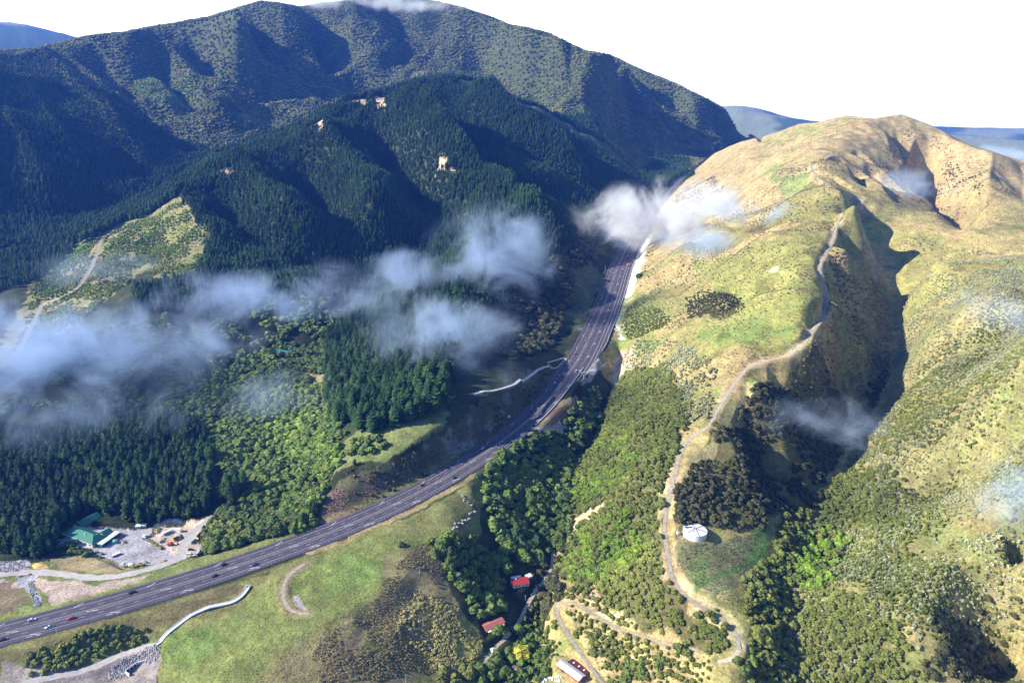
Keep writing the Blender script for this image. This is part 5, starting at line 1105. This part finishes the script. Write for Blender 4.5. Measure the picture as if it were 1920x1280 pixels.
# excavator
def excavator(px, py, rz, label, col):
    e = thing('excavator', label, 'excavator', at(px, py), rz); m = pmat('machine paint', col, .45, .15, 2)
    part('cab', bmesh_box('cab', [(.4, .7, 2.0, 1.5, 1.0, 1.5)], GLASS), e); part('engine_housing', bmesh_box('engine_housing', [(-1.1, 0, 1.7, 2.4, 2.3, 1.1), (.4, -.5, 1.5, 1.6, 1.2, .8), (.4, .7, 2.8, 1.6, 1.1, .1)], m), e)
    b = part('boom', newmesh('boom', *extrude_profile([(.9, 1.5), (1.3, 1.5), (3.6, 3.5), (5.6, 3.0), (5.6, 3.3), (3.5, 4.0), (3.2, 3.9)], .45), m), e)
    part('bucket', newmesh('bucket', *extrude_profile([(5.3, 3.2), (5.9, 3.1), (5.3, 1.3), (5.9, .4), (4.9, .2), (4.6, 1.0)], .7), DARK), b)
    for s in (-1, 1): part('crawler_track', newmesh('crawler_track', *extrude_profile([(-1.9, .1), (1.9, .1), (2.2, .45), (1.9, .8), (-1.9, .8), (-2.2, .45)], .55), RUB), e).location = (0, s*1.05, 0)
excavator(321, 1022, .2, 'orange-red excavator on the sandy yard', (.6, .08, .03))
# yard furniture
def crate(name, label, cat, px, py, sx, sy, sz, rz, mat, lidm=None):
    e = thing(name, label, cat, at(px, py), rz); part('body', bmesh_box('body', [(0, 0, sz/2, sx, sy, sz)]+[(x*sx/2, y*sy/2, sz/2, .18, .18, sz+.06) for x in (-1, 1) for y in (-1, 1)], mat), e); part('roof', bmesh_box('roof', [(0, 0, sz+.08, sx+.16, sy+.16, .1)]+[(x, 0, sz+.16, .12, sy, .06) for x in np.arange(-sx/2+.4, sx/2, .9)], lidm or mat), e); return e
crate('shipping_container', 'long white container at the back of the sandy yard', 'container', 333, 996, 6, 2.4, 2.5, -.05, WHT)
crate('shipping_container', 'pale narrow container standing askew left of the white one', 'container', 314, 1000, 7.5, 1.6, 2.2, .95, CONC, WHT)
crate('shipping_container', 'small white container at the right edge of the yard', 'container', 368, 1004, 6, 2, 2.2, .0, WHT)
crate('site_office', 'pale cream flat-roofed box in the hedge corner', 'container', 297, 1015, 5, 3.4, 1.6, -.2, pmat('cream panels', (.62,.55,.45), .7))
crate('trailer', 'white boat-shaped trailer beside the rainwater tank', 'trailer', 230, 1016, 4.6, 1.8, 1.3, -.7, WHT, RUST)
crate('trailer', 'blue and white trailer under the hedge at the yard edge', 'trailer', 218, 1041, 6, 1.8, 1.4, .9, pmat('blue panels', (.12,.2,.5), .6), WHT)
crate('trailer', 'white flat trailer near the highway side of the yard', 'trailer', 350, 1039, 6.5, 1.8, 1.1, .1, CONC, WHT)
crate('caravan', 'small white caravan beside the farm track', 'caravan', 925, 1223, 5, 2.2, 2.2, -.9, WHT)
crate('shipping_container', 'pale green tarpaulin-covered container on the right of the yard', 'container', 361, 1016, 5.5, 2, 2.1, 1.3, pmat('pale green tarp', (.42,.52,.5), .8))
def bale(V0, label): pass
def blob_mesh(seed, sub=2, amp=.25, fl=.6):
    r = np.random.default_rng(seed); IV, IF = ICO[sub]; ph = r.random(3)*9
    return IV*(1+amp*np.sin(IV*[3.1, 2.7, 3.9]+ph).sum(1)*.5+.05*r.standard_normal(len(IV)))[:, None]*[1, 1, fl], IF
def heap(name, label, cat, px, py, s, mat, seed, fl=.5, sub=3, amp=.3):
    o = link(name, newmesh(name, *blob_mesh(seed, sub, amp, fl), mat), label=label, category=cat); o.location = at(px, py); o.scale = (s[0], s[1], s[2]); o.rotation_euler.z = seed; return o
heap('sand_heap', 'bright yellow heap of sand beside the gravel road', 'sand heap', 76, 1062, (6, 3.4, 3.2), pmat('yellow sand', (.62, .42, .14), .95, .2, 1), 3)
for k, (px, py, s) in enumerate([(230,1057,2),(246,1058,2.4),(262,1057,2.2),(283,1013,1.8),(302,1004,1.6),(308,1010,2.0),(310,1020,1.4),(371,1012,2.0),(372,1018,1.6),(366,1040,1.6),(322,1030,1.5)]):
    heap('rubble_heap', ['grey rubble heap', 'pale stone heap', 'brown earth heap'][k % 3]+' '+['at the left end of the yard edge row', 'in the middle of the yard edge row', 'at the right end of the yard edge row', 'behind the hedge corner', 'below the askew container', 'right of the hedge corner', 'beside the excavator', 'near the yard right hedge', 'below the right container', 'near the highway verge', 'in front of the excavator'][k], 'heap', px, py, (s, s*.7, s*.7), [CONC, PALEC, pmat('brown earth', (.26,.19,.13), .95)][k % 3], 10+k)
STONE = pmat('boulder', (.42, .40, .41), .9, .3, .8, col2=(.25, .24, .27)); BLUEW = pmat('blue-white wrap', (.62, .70, .85), .5, .15, .7)
ST = [newmesh('boulder', *blob_mesh(30+k, 1, .3, .75), STONE) for k in range(4)]
def row_of(name, label, cat, pts, n, s, meshes, group, jit=1., mat=None):
    L = drape(pts); d = np.r_[0, np.cumsum(np.hypot(*np.diff(L[:, :2], axis=0).T))]
    for i in range(n):
        t = d[-1]*(i+.5)/n; x, y = np.interp(t, d, L[:, 0])+random.uniform(-jit, jit), np.interp(t, d, L[:, 1])+random.uniform(-jit, jit); k = random.uniform(*s)
        o = link(name, meshes[i % len(meshes)], label=label, category=cat, group=group); o.location = (x, y, float(zat(x, y))+k*.2); o.scale = (k,)*3; o.rotation_euler = (0, 0, random.uniform(0, 6))
row_of('boulder', 'pale boulder in the line of rocks stepping down the knoll side', 'boulder', [(868,925),(873,940),(888,955),(880,970),(868,978),(855,985),(845,1002),(832,1012)], 22, (.9, 1.7), ST, 'pale boulders stepping down the knoll side', 1.6)
# boulder bank round the culvert and along the cut stream: beyond counting
def boulder_bank(label, polys, n, s):
    bv = []; bf = []
    for poly in polys:
        P = drape(poly); c = 0
        while c < n:
            x = random.uniform(P[:, 0].min(), P[:, 0].max()); y = random.uniform(P[:, 1].min(), P[:, 1].max())
            if not pip(P, np.array([x]), np.array([y]))[0]: continue
            IV, IF = BLB[c % 4]; k = random.uniform(*s); a = random.uniform(0, 6); R = np.array([[math.cos(a), -math.sin(a), 0], [math.sin(a), math.cos(a), 0], [0, 0, 1]]); q = len(bv)
            bv.extend((IV@R.T)*k+[x, y, float(zat(x, y))+k*.25]); bf.extend([tuple(q+t for t in f) for f in IF]); c += 1
    return link('boulder_bank', newmesh('boulder_bank', bv, bf, STONE), kind='stuff', label=label, category='boulders')
BLB = [blob_mesh(50+k, 1, .3, .8) for k in range(4)]
boulder_bank('grey boulders banked round the concrete culvert', [[(203,1272),(205,1255),(225,1238),(262,1220),(285,1208),(303,1210),(296,1235),(280,1245),(262,1237),(240,1248),(236,1268)]], 420, (.35, .75))
boulder_bank('grey boulders lining the cut stream by the gravel road', [[(-5,1053),(45,1052),(52,1066),(-5,1072)], [(52,1090),(62,1088),(70,1120),(78,1136),(66,1138),(55,1115)]], 180, (.35, .7))
# culvert headwall with three pipe mouths
A = at(236, 1262); B = at(257, 1246); rz = rz_of(A, B); Lw = float(np.linalg.norm((B-A)[:2]))
e = thing('culvert', 'white concrete culvert wall with three round pipe mouths among boulders', 'culvert', A, rz)
part('headwall', bmesh_box('headwall', [(Lw/2, 0, 1.3, Lw, .5, 3.4)], PALEC), e); part('wing_wall', bmesh_box('wing_wall', [(Lw+2.6, -1.7, 1.1, 6.4, .45, 3.0, -.62)], PALEC), e); part('wing_wall', bmesh_box('wing_wall', [(-.3, -2, .9, .45, 4.2, 2.6)], PALEC), e)
for k in range(3):
    V, Fs = wheel_mesh(1.0, .1); o = part('pipe_mouth', newmesh('pipe_mouth', V, Fs, DARK), e); o.location = (Lw*(.2+.3*k), -.27, 1.0)
A = at(464, 1101); e = thing('pipe_outlet', 'small concrete arch outlet at the top of the pale drain', 'culvert', A, .6); part('headwall', bmesh_box('headwall', [(0, 0, .8, 3.2, .5, 2.0)], PALEC), e); o = part('pipe_mouth', newmesh('pipe_mouth', *wheel_mesh(.7, .1), DARK), e); o.location = (0, -.28, .8)
A = at(1100, 708); e = thing('culvert_arch', 'dark arched culvert mouth in the sloping concrete face below the bend', 'culvert', A, .9); part('headwall', bmesh_box('headwall', [(0, 0, 2.2, 14, .8, 6.5)], CONC), e); o = part('pipe_mouth', newmesh('pipe_mouth', *wheel_mesh(2.3, .1), DARK), e); o.location = (0, -.46, 2.0)
# crash barriers, bales
BRED = pmat('barrier red', (.5, .06, .05), .5)
for i, (px, py) in enumerate([(12,1072),(22,1071),(32,1070),(44,1067),(54,1063)]+[(33,1082),(41,1080),(49,1079),(57,1077)]):
    e = thing('water_barrier', '%s plastic road barrier %s' % ('red' if i % 2 == 0 else 'white', 'in the row behind the gravel road' if i < 5 else 'at the stream crossing'), 'road barrier', at(px, py), .25, 'red and white plastic barriers by the gravel road')
    part('body', newmesh('body', *extrude_profile([(-.35, 0), (.35, 0), (.12, .5), (.1, 1.0), (-.1, 1.0), (-.12, .5)], 2.0), BRED if i % 2 == 0 else WHT), e).rotation_euler.z = math.pi/2
BAL = newmesh('bale', *blob_mesh(5, 2, .05, .85), BLUEW)
random.seed(4)
for i in range(34):
    p = at(random.uniform(1010, 1052), random.uniform(1267, 1279)); o = link('wrapped_bale', BAL, label='blue-white wrapped bale heaped beside the woolshed', category='bale', group='wrapped bales heaped beside the woolshed'); o.location = p+[0, 0, .5]; o.scale = (.7,)*3
# ------------------------------------------------------------------ single plants
def tree1(name, label, px, py, s, tint, hi, cat='tree'):
    e = thing(name, label, cat, at(px, py), random.random()*6); e.scale = (s,)*3
    for nm, dt in (('crown', hi[0]), ('trunk', hi[1])): part(nm, dt, e)['tint'] = list(tint)
tree1('poplar_tree', 'round yellow-green autumn tree beside the farm track', 978, 1232, 7.2, (.36, .34, .04), BUSH_HI[0])
tree1('blossom_tree', 'bare greyish-pink tree between the yellow tree and the bales', 968, 1262, 4.6, (.24, .18, .22), BUSH_HI[1])
tree1('round_bush', 'round yellow-green bush alone on the gravel turning circle', 309, 1058, 3.0, (.26, .25, .05), BUSH_HI[2], 'bush')
tree1('roadside_bush', 'single round green bush against the highway at the knoll top', 896, 895, 3.8, (.05, .10, .03), BUSH_HI[3], 'bush')
tree1('broadleaf_tree', 'dark bush at the foot of the knoll power pole', 752, 1023, 2.8, (.07, .08, .03), BUSH_HI[4])
tree1('broadleaf_tree', 'large spreading macrocarpa with light green edges above the cottage', 968, 1010, 9, (.045, .10, .03), BUSH_HI[2])
tree1('broadleaf_tree', 'dark spreading macrocarpa right of the larger one', 1003, 1025, 7.5, (.03, .07, .025), BUSH_HI[0])
tree1('broadleaf_tree', 'big dark tree at the left end of the gully-side wood', 845, 1045, 7.5, (.035, .06, .022), BUSH_HI[1])
tree1('broadleaf_tree', 'grey-green tree beside the dark wood above the pampas', 860, 1085, 5, (.09, .12, .08), BUSH_HI[3])
tree1('broadleaf_tree', 'round green tree alone on the shaded lawn', 924, 1150, 2.8, (.09, .13, .04), BUSH_HI[4])
tree1('broadleaf_tree', 'bushy green tree in the dip right of the bend', 1104, 740, 6.5, (.06, .11, .035), BUSH_HI[2])
tree1('broadleaf_tree', 'lower green tree in the dip right of the bend', 1098, 757, 5.5, (.06, .10, .03), BUSH_HI[4])
tree1('dead_tree', 'pale dead tree at the edge of the tall pines', 706, 795, 5, (.26, .24, .24), SCRUB_HI[1])
tree1('pine_tree', 'lone dark pine above the olive bush by the highway', 437, 955, 20, (.02, .05, .02), PINE_HI[1])
tree1('pine_tree', 'short thick pine on the right edge of the yard', 384, 1005, 11, (.02, .06, .035), PINE_HI[2])
tree1('pine_tree', 'small pine standing in the clearing above the cutting', 665, 872, 7, (.03, .07, .02), PINE_HI[3])
tree1('broadleaf_tree', 'golden tree on the small hill in the misty valley', 576, 712, 6, (.20, .20, .05), BUSH_HI[0])
tree1('broadleaf_tree', 'dark pair of trees on the bank right of the far highway', 1199, 522, 7, (.03, .06, .025), BUSH_HI[3])
YG = (.30, .29, .07)
for k, q in enumerate([[(289,988),(284,1003),(281,1008)], [(298,990),(295,1000)], [(278,1013),(290,1022),(305,1030)], [(303,988),(318,985),(340,987)], [(231,1062),(250,1064),(268,1060),(275,1054)]]):
    row_of('hedge_bush', ['yellow-green hedge bush in the left row behind the white van', 'yellow-green hedge bush in the short inner row', 'yellow-green hedge bush along the sloping yard edge', 'yellow-green hedge bush at the back of the sandy yard', 'yellow-green hedge bush round the rubble row'][k], 'bush', q, [7, 5, 10, 8, 10][k], (.9, 1.5), [SCRUB_HI[i][0] for i in range(4)], 'yellow-green hedge bushes round the yard', .5)
for o in COL.objects:
    if o.name.startswith('hedge_bush'): o['tint'] = YG
ROCKF = [(645,0)]
# ------------------------------------------------------------------ air: drifting mist and haze
def mist(label, px, py, y, size, dens, rz=0., scale=.012, seed=0, edge=.25, name='mist', col=(.62, .77, 1, 1)):
    """one bank of mist: an ellipsoid of sizes (m) whose density breaks up with noise"""
    V, Fs = ICO[2]; m = bpy.data.materials.new('mist'); m.use_nodes = True; N = m.node_tree.nodes; Lk = m.node_tree.links; N.remove(N['Principled BSDF'])
    pv = N.new('ShaderNodeVolumePrincipled'); Lk.new(pv.outputs[0], N['Material Output'].inputs['Volume']); pv.inputs['Color'].default_value = col; pv.inputs['Anisotropy'].default_value = -.25
    tc = N.new('ShaderNodeTexCoord'); g = N.new('ShaderNodeNewGeometry')
    ln = N.new('ShaderNodeVectorMath'); ln.operation = 'LENGTH'; Lk.new(tc.outputs['Object'], ln.inputs[0])
    nz = N.new('ShaderNodeTexNoise'); nz.inputs['Scale'].default_value = scale; nz.inputs['Detail'].default_value = 9; nz.inputs['Roughness'].default_value = .7; nz.inputs['Distortion'].default_value = .6
    ad = N.new('ShaderNodeVectorMath'); ad.inputs[1].default_value = (seed*97., seed*31., 0); Lk.new(g.outputs['Position'], ad.inputs[0]); Lk.new(ad.outputs[0], nz.inputs['Vector'])
    def M(op, a, b=None, c=None):
        n = N.new('ShaderNodeMath'); n.operation = op
        for i, x in enumerate((a, b, c)):
            if x is None: continue
            if isinstance(x, (int, float)): n.inputs[i].default_value = x
            else: Lk.new(x, n.inputs[i])
        return n.outputs[0]
    v = M('ADD', M('SUBTRACT', 1.05, ln.outputs['Value']), M('MULTIPLY', M('SUBTRACT', nz.outputs[0], .55), 5.4))
    mr = N.new('ShaderNodeMapRange'); mr.interpolation_type = 'SMOOTHSTEP'; mr.inputs[1].default_value = .0; mr.inputs[2].default_value = 1.3; Lk.new(v, mr.inputs[0])
    e2 = N.new('ShaderNodeMapRange'); e2.interpolation_type = 'SMOOTHSTEP'; e2.inputs[1].default_value = 1.; e2.inputs[2].default_value = .6; Lk.new(ln.outputs['Value'], e2.inputs[0])
    Lk.new(M('MULTIPLY', M('MULTIPLY', mr.outputs[0], e2.outputs[0]), dens*1.5), pv.inputs['Density'])
    me_ = newmesh(name, V*1.04, Fs, m); o = link(name, me_, kind='stuff', label=label, category='mist'); o.location = aty(px, py, y); o.scale = [q*1.35 for q in size]; o.rotation_euler.z = rz
    return o
mist('broad bank of blue-white mist over the valley at the left edge', 60, 660, 760, (200, 120, 48), .017, .1, .010, 1)
mist('bank of mist over the misty pine clearing on the left', 230, 640, 800, (150, 100, 36), .010, .1, .012, 2)
mist('low mist sinking into the pines at the left edge', 90, 770, 640, (130, 60, 28), .010, .1, .013, 3)
mist('thin mist on the pale clearing of the spur', 200, 510, 1080, (130, 60, 30), .006, .1, .012, 4)
mist('mist in front of the dark middle ridge, left part', 440, 560, 900, (105, 60, 34), .014, .15, .014, 5)
mist('mist in front of the dark middle ridge, central part', 620, 545, 930, (120, 60, 38), .013, .15, .012, 6)
mist('mist in front of the dark middle ridge, right tip', 760, 520, 980, (70, 50, 36), .014, .1, .015, 7)
mist('small patch of mist on the pines left of the highway bend', 925, 480, 1000, (85, 60, 66), .015, .1, .013, 8)
mist('mist drifting off the tall pines above the cutting', 850, 625, 760, (88, 60, 50), .014, .2, .014, 9)
mist('thin mist at the foot of the tall pines', 900, 700, 740, (55, 40, 26), .008, .2, .016, 10)
mist('thin mist over the small hill in the native bush', 500, 730, 680, (80, 50, 20), .006, .1, .016, 11)
mist('bright white cloud lying across the far highway', 1275, 408, 1340, (170, 115, 64), .036, .3, .009, 12, name='cloud', col=(.94, .965, 1, 1))
mist('thin tail of the white cloud trailing left over the shade', 1160, 440, 1420, (75, 60, 26), .010, .3, .014, 13)
mist('long thin wisp of mist right of the white cloud', 1420, 398, 1120, (120, 50, 24), .026, .2, .012, 14)
mist('thin mist on the brown slope below the white cloud', 1330, 455, 1120, (90, 55, 26), .012, .2, .012, 15)
mist('wisp of mist in the shaded gullies of the dome', 1700, 345, 1330, (95, 60, 26), .010, .4, .014, 16)
mist('wisp of mist in the deep gully right of the ridge track', 1560, 790, 520, (50, 40, 14), .008, .2, .03, 17)
mist('faint mist on the right-hand hill at the picture edge', 1890, 590, 640, (50, 50, 20), .009, .2, .02, 18)
mist('faint mist at the right picture edge above the corner gully', 1925, 930, 420, (26, 40, 24), .018, .2, .03, 19)
mist('thin mist beyond the right-hand hill at the skyline', 1880, 290, 2300, (160, 90, 26), .008, .2, .010, 20)
mist('flat cap cloud resting on the mountain summit', 745, 12, 3250, (430, 160, 34), .018, .05, .006, 21, name='cloud', col=(.94, .97, 1, 1))
hz = bpy.data.materials.new('haze'); hz.use_nodes = True; N = hz.node_tree.nodes; N.remove(N['Principled BSDF']); pv = N.new('ShaderNodeVolumePrincipled'); hz.node_tree.links.new(pv.outputs[0], N['Material Output'].inputs['Volume'])
pv.inputs['Color'].default_value = (.07, .24, 1, 1); pv.inputs['Density'].default_value = .000066; pv.inputs['Anisotropy'].default_value = .2
zlo = float(Z.min())-5; o = link('haze', bmesh_box('haze', [(0, 4200, (1000+zlo)/2, 26500, 22500, 1000-zlo)], hz), kind='stuff', label='thin blue morning haze filling the air', category='haze')
for m_ in bpy.data.materials:
    if m_.name.startswith('mist'): m_.cycles.volume_step_rate = 1.0
